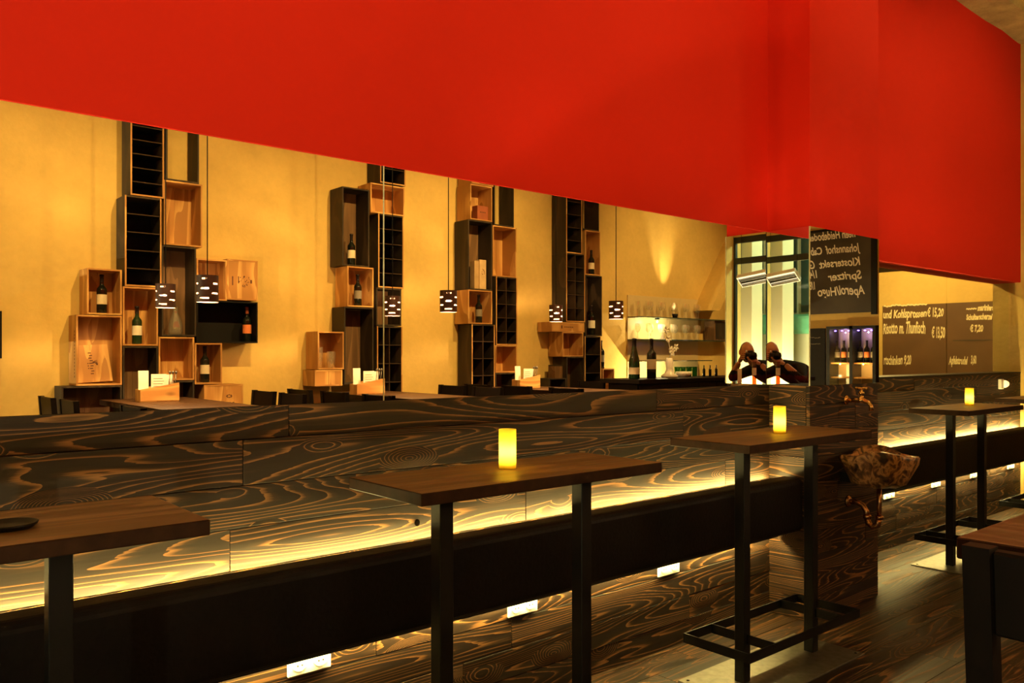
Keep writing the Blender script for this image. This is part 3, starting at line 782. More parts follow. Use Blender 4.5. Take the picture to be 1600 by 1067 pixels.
# ------------------------------------------------------------------ crates on the plaster wall
WF, WB = 6.75, 6.985
CR = [
 # kind, left, top, right, bottom (as seen in the mirror), rows, label
 ['rack', 203.8, 112, 259, 307.5, 8, 'tall dark rack crate at the very top of the leftmost stack'],
 ['rack', 195, 307.5, 252.6, 448, 5, 'tall dark rack crate below the topmost rack of the leftmost stack'],
 ['pine', 136, 420, 190.5, 491.5, 0, 'pine crate with one bottle at the left end of the leftmost stack'],
 ['pine', 119, 492.5, 190.5, 602, 0, 'large pine crate holding a loose branded lid'],
 ['pine', 192, 448.7, 247, 540, 0, 'pine crate with a white labelled bottle under the leftmost racks'],
 ['dark', 96, 603, 190.5, 662, 0, 'low dark crate on the floor side of the leftmost stack'],
 ['dark', 192, 541, 247, 660, 0, 'dark crate behind the leftmost menu box'],
 ['open', 259.5, 150, 311, 284, 0, 'backless dark crate beside the topmost left rack'],
 ['pine', 254, 284.5, 316, 384, 0, 'tall empty pine crate below the backless dark crate'],
 ['dark', 252.6, 385, 306.5, 525, 0, 'dark crate with a glass carafe in the leftmost stack'],
 ['pine', 248, 526.5, 303.5, 594, 0, 'empty square pine crate under the carafe crate'],
 ['pine', 307.2, 405, 354.6, 469, 0, 'open pine crate behind the second hanging lamp'],
 ['closed', 355, 406, 402.7, 469, 0, 'closed branded pine crate at the right of the leftmost stack'],
 ['black', 307.2, 470, 402.7, 535.5, 0, 'wide black crate with an orange labelled bottle'],
 ['pine', 304.5, 536, 347, 600, 0, 'pine crate with a dark bottle under the wide black crate'],
 ['closed', 319, 600.6, 380, 662, 0, 'closed crate lettered across its side at the foot of the leftmost stack'],
 ['dark', 262, 595, 303.5, 660, 0, 'small dark crate below the empty square pine crate'],
 ['rack', 594, 195, 633.5, 288, 4, 'dark rack crate at the top of the second stack'],
 ['pine', 579, 289, 632, 335, 0, 'low pine crate near the top of the second stack'],
 ['dark', 535, 294, 577, 416, 0, 'tall dark crate with one bottle on the left of the second stack'],
 ['pine', 543, 417, 583.6, 479.5, 0, 'pine crate with one bottle in the second stack'],
 ['rack', 591, 335.6, 630.5, 450, 5, 'tall dark rack crate in the second stack'],
 ['dark', 588, 450.5, 627, 509, 0, 'brown crate behind the third hanging lamp'],
 ['rack2', 589, 510, 628.6, 655, 5, 'two column bottle rack at the foot of the second stack'],
 ['dark', 537.9, 480, 583.6, 600, 0, 'tall empty dark crate behind the second menu box'],
 ['pine', 496.7, 518, 537.3, 577, 0, 'square pine crate with drinking glasses'],
 ['closed', 492, 578, 535, 603, 0, 'low closed brown crate under the crate of glasses'],
 ['pine', 737, 252, 771, 289, 0, 'small pine crate at the top of the third stack'],
 ['pine', 735, 289.5, 769, 344.5, 0, 'pine crate with a small red box in the third stack'],
 ['dark', 731.6, 345, 769, 453, 0, 'tall dark crate with a paper wrapped package'],
 ['pine', 731.6, 453.5, 769, 506, 0, 'pine crate with a dark bottle in the third stack'],
 ['rack2', 737, 507, 773, 640, 5, 'two column bottle rack at the foot of the third stack'],
 ['open', 772, 240, 803, 353.5, 0, 'backless dark crate at the top of the third stack'],
 ['pine', 770, 354, 807, 432.7, 0, 'tall empty pine crate in the third stack'],
 ['rack2open', 775, 433, 808, 539, 5, 'backless two column rack in the third stack'],
 ['pine', 774, 539.5, 807.5, 582, 0, 'low pine crate under the backless rack'],
 ['dark', 774, 582.5, 806, 640, 0, 'dark crate at the foot of the third stack'],
 ['rack', 884.7, 295, 909.3, 396, 5, 'dark rack crate at the top of the fourth stack'],
 ['rack2', 884.7, 396.5, 914, 503, 5, 'two column rack crate in the fourth stack'],
 ['open', 909.8, 265, 936, 360, 0, 'backless dark crate at the top of the fourth stack'],
 ['pine', 914.5, 360.5, 938, 430, 0, 'pine crate with a bottle high in the fourth stack'],
 ['dark', 915, 430.5, 940.6, 525, 0, 'tall dark crate with a large bottle in the fourth stack'],
 ['rack', 913.5, 525.5, 939, 640, 4, 'dark rack at the foot of the fourth stack'],
 ['closed', 862, 503.5, 913, 518.5, 0, 'flat closed crate lying across the fourth stack'],
 ['pine', 879, 519, 911.4, 557, 0, 'square empty pine crate low in the fourth stack'],
 ['dark', 885.5, 557.5, 913, 640, 0, 'tall dark crate at the foot of the fourth stack'],
 ['dark', 858, 591, 884.7, 640, 0, 'low dark crate carrying a small wooden box'],
 ['pine', 942, 576, 960, 640, 0, 'narrow pine crate carrying a bottle beside the fourth stack'],
 ['black', -60, 485, 3, 560, 0, 'black crate at the left edge of the plaster wall'],
]
rects = []
for k, l, tp, r, b, nrow, lab in CR:
    x0 = mp(l, 554, WF).x; x1 = mp(r, 554, WF).x
    mid = (l + r) / 2
    z1 = mp(mid, tp, WF).z; z0 = mp(mid, b, WF).z
    rects.append([x0, x1, z0, z1])
for it in range(8):                      # let neighbours touch instead of overlapping
    for i in range(len(rects)):
        for j in range(i):
            a, b = rects[i], rects[j]
            ox = min(a[1], b[1]) - max(a[0], b[0]); oz = min(a[3], b[3]) - max(a[2], b[2])
            if ox > -0.001 and oz > -0.001 and min(ox, oz) > -0.001:
                e = 0.0011
                if ox < oz:
                    lo, hi = (a, b) if a[0] + a[1] < b[0] + b[1] else (b, a)
                    m_ = (lo[1] + hi[0]) / 2; lo[1] = m_ - e; hi[0] = m_ + e
                else:
                    lo, hi = (a, b) if a[2] + a[3] < b[2] + b[3] else (b, a)
                    m_ = (lo[3] + hi[2]) / 2; lo[3] = m_ - e; hi[2] = m_ + e
YF, YB = 2 * MIR - WF, 2 * MIR - WB
T = 0.012
crate_at = {}
for (k, l, tp, r, b, nrow, lab), (x0, x1, z0, z1) in zip(CR, rects):
    t = thing('wine_crate', lab, 'crate', ((x0 + x1) / 2, YB, z0), 'wine crates on the plaster wall')
    crate_at[lab] = (x0, x1, z0, z1, t)
    if k in ('pine', 'closed'):
        mv, mh, mb = M_pine, M_pine_h, M_pine
    elif k == 'black':
        mv = mh = mb = M_rack
    elif k in ('rack', 'rack2', 'rack2open'):
        mv, mh, mb = M_dcrate, M_dcrate, M_rack
    else:
        mv, mh, mb = M_dcrate, M_dcrate, M_dback
    box('side_board', x0, x0 + T, YB, YF, z0, z1, mv, t)
    box('side_board', x1 - T, x1, YB, YF, z0, z1, mv, t)
    box('top_board', x0 + T, x1 - T, YB, YF, z1 - T, z1, mh, t)
    box('bottom_board', x0 + T, x1 - T, YB, YF, z0, z0 + T, mh, t)
    if k not in ('open', 'rack2open'):
        nb = 2 if k in ('pine', 'dark') else 1
        for q in range(nb):
            a = x0 + T + (x1 - x0 - 2 * T) * q / nb; c = x0 + T + (x1 - x0 - 2 * T) * (q + 1) / nb
            box('back_board', a + 0.0005, c - 0.0005, YB, YB + 0.008, z0 + T, z1 - T, mb, t)
    if k == 'closed':
        nf = 2
        for q in range(nf):
            a = x0 + T + (x1 - x0 - 2 * T) * q / nf; c = x0 + T + (x1 - x0 - 2 * T) * (q + 1) / nf
            box('front_board', a + 0.0005, c - 0.0005, YF - 0.012, YF - 0.003, z0 + T, z1 - T, M_pine, t)
    if k.startswith('rack'):
        for q in range(1, nrow + 1 if nrow > 5 else nrow):
            zz = z0 + (z1 - z0) * q / (nrow + (1 if nrow > 5 else 0))
            s = box('divider', x0 + T, x1 - T, YB + 0.01, YF - 0.01, zz - 0.004, zz + 0.004, M_rack, t)
            box('divider_edge', x0 + T, x1 - T, YF - 0.01, YF - 0.006, zz - 0.004, zz + 0.003, M_rackedge, s)
        if k != 'rack':
            xm = (x0 + x1) / 2
            box('upright', xm - 0.004, xm + 0.004, YB + 0.01, YF - 0.005, z0 + T, z1 - T, M_rackedge, t)
        # pale worn front edges of the frame
        box('front_edge', x0, x0 + T, YF, YF + 0.002, z0, z1, M_pine, t)
        box('front_edge', x1 - T, x1, YF, YF + 0.002, z0, z1, M_pine, t)
        box('front_edge', x0 + T, x1 - T, YF, YF + 0.002, z0, z0 + T, M_pine_h, t)

def crate(s):
    for kk, v in crate_at.items():
        if kk.startswith(s): return v
    raise KeyError(s)

def bottle(x, y, z, label, glass=None, lab=None, foil=None, h=0.30, rad=0.037, champagne=False, group='bottles in the crates', slant=False):
    t = thing('wine_bottle', label, 'bottle', (x, y, z), group)
    s = h / 0.30; r = rad
    if champagne:
        prof = [(0, 0.004), (r * 0.9, 0), (r, 0.006), (r, 0.11), (r * 0.9, 0.145), (r * 0.6, 0.19), (r * 0.40, 0.235), (r * 0.36, 0.285), (r * 0.42, 0.29), (r * 0.42, 0.298), (0, 0.30)]
    else:
        prof = [(0, 0.004), (r * 0.92, 0), (r, 0.006), (r, 0.175), (r * 0.93, 0.19), (r * 0.62, 0.206), (r * 0.42, 0.218), (r * 0.38, 0.235), (r * 0.37, 0.285), (r * 0.42, 0.287), (r * 0.42, 0.298), (0, 0.30)]
    prof = [(a, b * s) for a, b in prof]
    lathe('glass_body', prof, (x, y, z), glass or M_bottle, t, 20)
    nk = prof[-5][0] if champagne else r * 0.38
    lathe('foil', [(r * 0.40, 0.240 * s), (r * 0.385, 0.284 * s), (r * 0.445, 0.286 * s), (r * 0.445, 0.299 * s), (0, 0.302 * s)], (x, y, z), foil or M_foil, t, 16)
    lz0, lz1 = (0.035, 0.085) if champagne else (0.07, 0.145)
    if lab is not None:
        lathe('paper_label', [(r * 1.012, lz0 * s), (r * 1.012, lz1 * s)], (x, y, z), lab, t, 24)
    return t
YM = (YF + YB) / 2 + 0.02
def in_crate(key, px, **kw):
    x0, x1, z0, z1, t = crate(key)
    x = mp(px, 554, 2 * MIR - YM).x
    x = min(max(x, x0 + T + 0.042), x1 - T - 0.042)
    h = min(0.30, z1 - z0 - 2 * T - 0.012)
    return bottle(x, YM, z0 + T + 0.0005, kw.pop('label'), h=kw.pop('h', h), **kw)
in_crate('pine crate with one bottle at the left', 159, label='dark wine bottle with a banded label in the leftmost pine crate', lab=M_label)
in_crate('pine crate with a white labelled', 214, label='dark wine bottle with a white label below the left racks', lab=M_paper, glass=M_bottle_green)
in_crate('wide black crate', 387, label='wine bottle with an orange label in the wide black crate', lab=M_label_orange, foil=M_foil_red)
in_crate('pine crate with a dark bottle under', 320, label='dark wine bottle in the pine crate below the wide black crate', lab=M_label)
in_crate('tall dark crate with one bottle on', 549, label='dark wine bottle in the tall dark crate of the second stack', lab=M_label)
in_crate('pine crate with one bottle in the second', 559, label='unlabelled looking dark wine bottle in the pine crate of the second stack', lab=M_label_dark)
in_crate('pine crate with a dark bottle in the third', 748, label='dark wine bottle in the pine crate of the third stack', lab=M_label_dark)
in_crate('pine crate with a bottle high', 924, label='dark wine bottle high in the fourth stack', lab=M_label)
in_crate('tall dark crate with a large bottle', 924, label='large dark bottle in the tall dark crate of the fourth stack', lab=M_paper, h=0.36, rad=0.044)
x0, x1, z0, z1, _ = crate('narrow pine crate carrying')
bottle((x0 + x1) / 2 - 0.03, YM, z1 + 0.0005, 'dark wine bottle standing on the narrow pine crate', h=0.34, rad=0.042, lab=M_label_dark)

# loose branded lid, cartons and glassware in the crates
x0, x1, z0, z1, _ = crate('large pine crate holding')
t = thing('crate_lid', 'loose pine lid with a burnt vineyard brand leaning in the large crate', 'lid', ((x0 + x1) / 2, YB + 0.1, z0 + T))
bm = bmesh.new(); w_ = (x1 - x0) * 0.80; hh = (z1 - z0) * 0.57
xc = (x0 + x1) / 2 - 0.01
mt = Matrix.Translation((xc, YB + 0.155, z0 + T + 0.003)) @ Matrix.Rotation(math.radians(20), 4, 'X') @ Matrix.Rotation(math.radians(-3), 4, 'Y')
zl = abs(math.sin(math.radians(3))) * w_ / 2 + 0.003
b_box(bm, -w_ / 2, w_ / 2, -0.010, 0.0, zl, zl + hh, 0, 0, 2, mt)
lid = mesh_obj('lid_board', bm, M_pine, t)
def marks(name, mat4, parent, rects):
    """flat burnt-in marks too small to read: (x, z, width, height) about the matrix, in its xz plane"""
    bm = bmesh.new()
    for a, b, w, h in rects:
        b_box(bm, a - w / 2, a + w / 2, 0.0, 0.0006, b - h / 2, b + h / 2, 0, 0, 1, mat4)
    return mesh_obj(name, bm, M_brand, parent)
def emblem(cx, cz, r, n=16):
    out = []
    for k in range(n):
        a = random.uniform(0, 6.28); q = r * math.sqrt(random.random())
        out.append((cx + q * math.cos(a), cz + q * math.sin(a), random.uniform(0.004, 0.012), random.uniform(0.004, 0.012)))
    return out
marks('burnt_brand', mt @ Matrix.Translation((0.0, 0.0002, zl)), t,
      [(-0.01 + 0.006 * (k % 2), hh * 0.78 - k * 0.021, 0.022, 0.008) for k in range(9)] + emblem(0.022, hh * 0.52, 0.022) + [(-0.03, hh * 0.5 - 0.02 * k, 0.008, 0.008) for k in range(3)])
def brand(key, rects):
    x0, x1, z0, z1, t = crate(key)
    marks('burnt_brand', Matrix.Translation(((x0 + x1) / 2, YF - 0.0028, (z0 + z1) / 2)), t, rects)
brand('closed branded pine', emblem(0.02, -0.01, 0.05, 26) + [(0.075, -0.01, 0.016, 0.03), (-0.035, 0.0, 0.008, 0.06), (-0.085, -0.01, 0.010, 0.075)])
brand('closed crate lettered', [(-0.06 + 0.028 * k, 0.005, 0.016, 0.020) for k in range(6)] + emblem(0.0, -0.030, 0.012, 10) + [(0.045 + 0.02 * math.cos(k * 0.785), 0.065 + 0.011 * math.sin(k * 0.785), 0.012, 0.008) for k in range(8)])
brand('flat closed crate', [(-0.10, 0.0, 0.02, 0.035)] + [(-0.05 + 0.03 * k, 0.0, 0.022, 0.010) for k in range(5)])
x0, x1, z0, z1, t = crate('large pine crate holding')
bm = bmesh.new()
for k in range(14):
    b_box(bm, x0 - 0.0006, x0, YF - 0.06, YF - 0.045, z0 + 0.06 + 0.026 * k, z0 + 0.076 + 0.026 * k)
mesh_obj('burnt_brand', bm, M_brand, t)

def lathe_glass(name, prof, c, label, cat, group=None, m=None):
    o = lathe(name, prof, c, m or M_clear, None, 20)
    return tag(o, label, cat, group)
x0, x1, z0, z1, _ = crate('dark crate with a glass carafe')
lathe_glass('carafe', [(0, 0.003), (0.048, 0), (0.055, 0.02), (0.056, 0.07), (0.045, 0.12), (0.022, 0.17), (0.018, 0.20), (0.028, 0.225)], (mp(275, 554, 6.83).x, YM, z0 + T + 0.0005), 'clear glass carafe in the dark crate below the first lamp', 'carafe')
x0, x1, z0, z1, _ = crate('square pine crate with drinking')
for k, (dx, hh) in enumerate(((-0.055, 0.19), (0.03, 0.15), (0.075, 0.15))):
    lathe_glass('drinking_glass', [(0, 0.002), (0.028, 0), (0.034, hh * 0.5), (0.036, hh)], ((x0 + x1) / 2 + dx, YM + (0.03 if k == 1 else -0.03), z0 + T + 0.0005), ('tall clear glass in the square pine crate', 'shorter clear glass in the square pine crate', 'clear glass at the right of the square pine crate')[k], 'glass', 'glasses in the square crate')
x0, x1, z0, z1, _ = crate('pine crate with a small red')
t = thing('wine_box', 'small red brown gift box in the third stack', 'box', ((x0 + x1) / 2, YM, z0 + T))
M_redbox = plain('red brown card', (0.32, 0.085, 0.03), 0.6)
box('box_body', mp(742, 554, 6.85).x, mp(759, 554, 6.85).x, YM - 0.05, YM + 0.04, z0 + T + 0.0005, z0 + T + 0.155, M_redbox, t)
marks('box_print', Matrix.Translation((mp(750.5, 554, 6.85).x, YM + 0.0402, z0 + 0.10)), t, [(-0.03 + 0.02 * k, 0.0, 0.013, 0.012) for k in range(4)])
x0, x1, z0, z1, _ = crate('tall dark crate with a paper')
t = thing('paper_package', 'upright package in printed paper in the third stack', 'package', (mp(747, 554, 6.85).x, YM, z0 + T))
xa = mp(738.5, 554, 6.85).x
M_card = plain('kraft card', (0.40, 0.26, 0.11), 0.8)
M_card2 = plain('pale kraft card', (0.52, 0.36, 0.17), 0.8)
box('left_wrap', xa, xa + 0.06, YM - 0.05, YM + 0.03, z0 + T + 0.0005, z0 + T + 0.30, M_card, t, 0.004)
box('right_wrap', xa + 0.0605, xa + 0.15, YM - 0.05, YM + 0.04, z0 + T + 0.0005, z0 + T + 0.315, M_card2, t, 0.004)
marks('wrap_print', Matrix.Translation((xa + 0.105, YM + 0.0402, z0 + 0.20)), t, emblem(0, 0, 0.03, 14))
x0, x1, z0, z1, _ = crate('low dark crate carrying')
t = thing('wooden_box', 'small wooden box standing on the low dark crate of the fourth stack', 'box', ((x0 + x1) / 2, YM, z1))
box('box_body', mp(862, 554, 6.85).x, mp(874, 554, 6.85).x, YM - 0.06, YM + 0.05, z1 + 0.0005, z1 + 0.135, M_dback, t)
box('box_lid', mp(862, 554, 6.85).x, mp(874, 554, 6.85).x, YM - 0.06, YM + 0.05, z1 + 0.1355, z1 + 0.15, M_dcrate, t)

# ------------------------------------------------------------------ high tables, chairs, menu boxes, hanging lamps on the viewer's side
TX = [0.085, 1.935, 3.77, 5.62]
ZT = 1.08
names_t = ['the photographer leans on', 'in the right foreground', 'under the second pair of lamps', 'under the third pair of lamps']
for i, xc in enumerate(TX):
    y1 = 0.63 if i < 2 else 0.45
    t = thing('high_table', 'long brown high table %s' % names_t[i], 'table', (xc, (y1 - 1.85) / 2, 0), 'high tables across the room')
    slab(xc - 0.315, xc + 0.315, -1.62, y1, ZT - 0.04, ZT, M_top_y, t)
    box('apron', xc - 0.17, xc + 0.17, -1.5, y1 - 0.16, ZT - 0.12, ZT - 0.041, M_tableleg, t)
    for sx in (-1, 1):
        for yy in (-1.45, y1 - 0.25):
            box('leg', xc + sx * 0.12 - 0.035, xc + sx * 0.12 + 0.035, yy - 0.035, yy + 0.035, 0, ZT - 0.121, M_tableleg, t, 0.003, 1)

def bar_chair():
    t = thing('bar_chair', '', 'chair', (0, 0, 0), 'dark bar chairs at the high tables')
    # seat faces +x; back at x = -0.2
    box('seat', -0.20, 0.19, -0.195, 0.195, 0.735, 0.775, M_chair, t, 0.008, 2)
    for s in (-1, 1):
        bm = bmesh.new()
        pts = [(-0.24, 0, 0.0), (-0.205, 0, 0.75), (-0.235, 0, 1.135)]
        for (a, b) in zip(pts[:-1], pts[1:]):
            vs = []
            for (px, py, pz), w in ((a, 0.019), (b, 0.019)):
                vs.append([bm.verts.new((px + dx, s * 0.182 + dy, pz)) for dx, dy in ((-0.017, -w), (0.017, -w), (0.017, w), (-0.017, w))])
            bm.faces.new(vs[0]); bm.faces.new(vs[1])
            for k in range(4): bm.faces.new((vs[0][k], vs[0][(k + 1) % 4], vs[1][(k + 1) % 4], vs[1][k]))
        mesh_obj('back_leg', bm, M_chair, t)
        box('front_leg', 0.155, 0.189, s * 0.180 - 0.017, s * 0.180 + 0.017, 0, 0.734, M_chair, t, 0.002, 1)
        box('side_stretcher', -0.19, 0.154, s * 0.180 - 0.010, s * 0.180 + 0.010, 0.30, 0.335, M_chair, t)
    box('foot_rest', 0.160, 0.184, -0.162, 0.162, 0.22, 0.255, M_chair, t)
    mt = Matrix.Translation((-0.229, 0, 1.06)) @ Matrix.Rotation(math.radians(-4.5), 4, 'Y')
    bm = bmesh.new(); b_box(bm, -0.011, 0.011, -0.163, 0.163, -0.055, 0.072, 0, 0.004, 1, mt)
    mesh_obj('backrest', bm, M_chair, t)
    mt = Matrix.Translation((-0.214, 0, 0.89)) @ Matrix.Rotation(math.radians(-4.5), 4, 'Y')
    bm = bmesh.new(); b_box(bm, -0.009, 0.009, -0.163, 0.163, -0.02, 0.02, 0, 0.003, 1, mt)
    mesh_obj('back_rail', bm, M_chair, t)
    return t
proto = bar_chair()
chairs = []
first = True
def chair(x, y, face, label):
    global first
    o = proto if first else copy_tree(proto)
    first = False
    o.location = (x, y, 0)
    o.rotation_euler = (0, 0, 0 if face > 0 else math.pi)
    o['label'] = label
for i, xc in enumerate(TX[1:], 1):
    nm = ('right foreground table', 'table with the second lamp pair', 'table with the third lamp pair')[i - 1]
    if i == 1:
        chair(1.56, 0.30, 1, 'dark bar chair in the right foreground, its back to the camera')
    else:
        chair(xc - 0.50, 0.05, 1, 'bar chair, window side mirror end of the %s' % nm)
    chair(xc - 0.50, -0.62 if i == 1 else -0.60, 1, 'bar chair, window side middle of the %s' % nm)
    chair(xc - 0.52, -1.15, 1, 'bar chair, window side wall end of the %s' % nm)
    if i < 3: chair(xc + 0.50, -0.55, -1, 'bar chair, bar side middle of the %s' % nm)
    chair(xc + 0.52, -1.10, -1, 'bar chair, bar side wall end of the %s' % nm)
chair(0.085 + 0.5, -1.1, -1, 'dark bar chair at the table the photographer leans on')

def menu_box(x, y, z, label, k=1.0):
    t = thing('menu_box', label, 'menu holder', (x, y, z), 'pine menu holders on the high tables')
    w, d = 0.27 * k, 0.115 * k
    box('bottom', x - w / 2, x + w / 2, y - d / 2, y + d / 2, z, z + 0.008, M_pine_h, t)
    for s in (-1, 1):
        prism('side_board', [(x - w / 2, z + 0.008), (x + w / 2, z + 0.008), (x + w / 2, z + 0.135 * k), (x - w / 2, z + 0.09 * k)] if True else [], 'y', y + s * d / 2 - 0.005, y + s * d / 2 + 0.005, M_pine_h, t)
    box('end_board', x - w / 2, x - w / 2 + 0.008, y - d / 2 + 0.006, y + d / 2 - 0.006, z + 0.009, z + 0.087 * k, M_pine, t)
    box('end_board', x + w / 2 - 0.008, x + w / 2, y - d / 2 + 0.006, y + d / 2 - 0.006, z + 0.009, z + 0.130 * k, M_pine, t)
    return t
def menu_set(x, y, z, tag_, nm):
    menu_box(x, y, z + 0.0005, 'pine menu box %s' % nm)
    zb = z + 0.0095
    def card(x0, x1, yy, h, tilt, label, printed=False, name='menu_card'):
        t = thing(name, label, 'card', ((x0 + x1) / 2, yy, zb), 'menu cards in the pine boxes')
        mt = Matrix.Translation((0, yy, zb)) @ Matrix.Rotation(tilt, 4, 'X')
        bm = bmesh.new(); b_box(bm, x0, x1, -0.003, 0.003, 0.001, h, 0, 0, 1, mt)
        c = mesh_obj('card_sheet', bm, M_paper, t)
        if printed:
            for q in range(4):
                bm = bmesh.new(); b_box(bm, x0 + 0.015, x1 - 0.015 - 0.01 * (q % 2), 0.0031, 0.0036, h * (0.52 + 0.1 * q), h * (0.52 + 0.1 * q) + 0.004, 0, 0, 1, mt)
                mesh_obj('print_line', bm, M_label_dark, c)
    card(x - 0.125, x - 0.055, y - 0.02, 0.215, 0.03, 'tall white menu card in the pine box %s' % nm)
    card(x - 0.050, x + 0.055, y + 0.015, 0.190, -0.03, 'printed menu card in the pine box %s' % nm, True)
    card(x + 0.060, x + 0.118, y - 0.025, 0.185, 0.0, 'white napkins in the pine box %s' % nm)
    for k in range(3):
        t = thing('cutlery', ('fork', 'knife', 'spoon')[k] + ' handle standing in the pine box ' + nm, 'cutlery', (x + 0.062 + 0.024 * k, y + 0.025, zb), 'cutlery in the pine boxes')
        xx = x + 0.066 + 0.022 * k
        tube('handle', [(xx, y + 0.025, zb), (xx + 0.006, y + 0.027, zb + 0.12), (xx + 0.012, y + 0.03, zb + 0.19)], [0.003, 0.003, 0.004], M_steel, t, 8)
        lathe('head', [(0, 0), (0.008, 0.004), (0.010, 0.012), (0.007, 0.022), (0, 0.026)], (xx + 0.012, y + 0.03, zb + 0.188), M_steel, t, 10)
for px, yy, nm in ((246, -1.10, 'under the first pair of lamps'), (574, -1.06, 'under the second pair of lamps'), (822, -1.08, 'under the third pair of lamps')):
    c = mp(px, 554, 2 * MIR - yy)
    menu_set(c.x, yy, ZT, 'm', nm)

# things at the near end of the photographer's table
gm = thing('candle_lantern', 'small glass holder with a white label on the photographer\'s table', 'glass', (0.125, 0.079, ZT))
lathe('holder_glass', [(0, 0.002), (0.022, 0.0), (0.023, 0.265), (0.0215, 0.265), (0.0205, 0.006), (0, 0.006)], (0.125, 0.079, ZT), thin_glass('amber glass', (0.75, 0.42, 0.25), 1.0), gm, 18)
lathe('white_wrap', [(0.0235, 0.115), (0.0235, 0.195)], (0.125, 0.079, ZT), M_paper, gm, 18)
gc = box('table_card', 0.20, 0.245, -0.045, -0.038, ZT + 0.0005, ZT + 0.185, M_paper)
gc.rotation_euler = (0, 0, math.radians(-35))
tag(gc, 'plain white table card beside the small glass holder', 'card')

def slot_lamp(x, y, z, label):
    """brown cylinder shade with staggered rounded slots, white inside"""
    t = thing('pendant_lamp', label, 'lamp', (x, y, z), 'slotted pendant lamps')
    R, Hh = 0.066, 0.165
    NU, NV = 96, 66
    sl = []
    for rr in range(5):
        zc = 0.022 + rr * 0.0300
        for k in range(3):
            sl.append((zc, (k + 0.5 * (rr % 2)) / 3.0 + 0.03 * ((rr * 7 + k * 3) % 5) / 5.0, 0.10 + 0.03 * ((rr + k * 2) % 3)))
    def hole(u, v):
        for zc, uc, hw in sl:
            du = (u - uc + 0.5) % 1.0 - 0.5
            a = max(abs(du) * 2 * math.pi * R - (hw * 0.5 * 2 * math.pi * R * 0.72), 0) / 0.0055
            b = abs(v * Hh - zc) / 0.0055
            if a * a + b * b < 1.0: return True
        return False
    bm = bmesh.new()
    for (rad, mi) in ((R, 0), (R - 0.0025, 1)):
        g = [[bm.verts.new((x + rad * math.cos(2 * math.pi * i / NU), y + rad * math.sin(2 * math.pi * i / NU), z + Hh * j / NV)) for i in range(NU)] for j in range(NV + 1)]
        for j in range(NV):
            for i in range(NU):
                if not hole((i + 0.5) / NU, (j + 0.5) / NV):
                    f = bm.faces.new((g[j][i], g[j][(i + 1) % NU], g[j + 1][(i + 1) % NU], g[j + 1][i])); f.material_index = mi
    me = mesh_obj('shade', bm, [M_lamp_out, M_lamp_in], t, smooth=True)
    lathe('cap', [(0, 0.158), (R - 0.004, 0.158), (R - 0.004, 0.161), (0, 0.161)], (x, y, z), M_lamp_in, t, 24)
    lathe('bulb', [(0, 0.060), (0.013, 0.066), (0.017, 0.082), (0.012, 0.102), (0.010, 0.120), (0, 0.122)], (x, y, z), M_bulb, t, 14)
    lathe('bulb_holder', [(0, 0.122), (0.014, 0.122), (0.014, 0.158), (0, 0.158)], (x, y, z), M_black, t, 14)
    tube('cord', [(x, y, z + 0.161), (x, y, ZC)], 0.0035, M_black, t, 8)
    light('lamp_light', 'POINT', (x, y, z + 0.04), LAMP_W, (1.0, 0.62, 0.28), t, radius=0.006)
    return t
LP = []
for i, xc in enumerate((1.845, 3.685, 5.57)):
    nm = ('first', 'second', 'third')[i]
    LP.append((xc, 2 * MIR - 5.10, 1.745, 'slotted brown pendant lamp at the mirror end of the %s table of crates' % nm))
    LP.append((xc, 2 * MIR - 5.90, 1.745, 'slotted brown pendant lamp at the wall end of the %s table of crates' % nm))
lamp0 = None
for (x, y, z, l) in LP:
    if lamp0 is None:
        lamp0 = slot_lamp(x, y, z, l)
    else:
        o = copy_tree(lamp0); o.location = (x, y, z); o['label'] = l

# ------------------------------------------------------------------ the bar at the far end
CT = 1.168
t = thing('bar_counter', 'dark wooden bar counter at the far end of the room', 'counter', (7.5, -0.6, 0))
box('counter_body', 6.35, 8.65, -0.82, -0.42, 0, CT - 0.045, M_tableleg, t)
box('counter_top', 6.28, 8.72, -0.88, -0.34, CT - 0.045, CT, M_chair, t, 0.004, 1)
for k in range(7):
    box('front_panel', 6.37 + k * 0.325, 6.37 + k * 0.325 + 0.318, -0.42, -0.405, 0.05, CT - 0.06, M_tableleg, t)
WCB = 5.66
p = mp(991, 592, WCB); bottle(p.x, p.y, CT + 0.0005, 'large green sparkling wine bottle on the bar counter', glass=M_bottle_green, lab=M_label, h=0.42, rad=0.058, champagne=True, group='display bottles on the bar')
p = mp(1018, 592, WCB); bottle(p.x, p.y, CT + 0.0005, 'large dark red wine bottle on the bar counter', lab=M_label, h=0.42, rad=0.050, group='display bottles on the bar')
for k, px in enumerate((1100, 1109.5, 1119)):
    p = mp(px, 592, 5.75); bottle(p.x, p.y, CT + 0.0005, 'small dark bottle on the bar counter, %s of three' % ('first', 'second', 'third')[k], h=0.13, rad=0.016, group='small bottles on the bar')
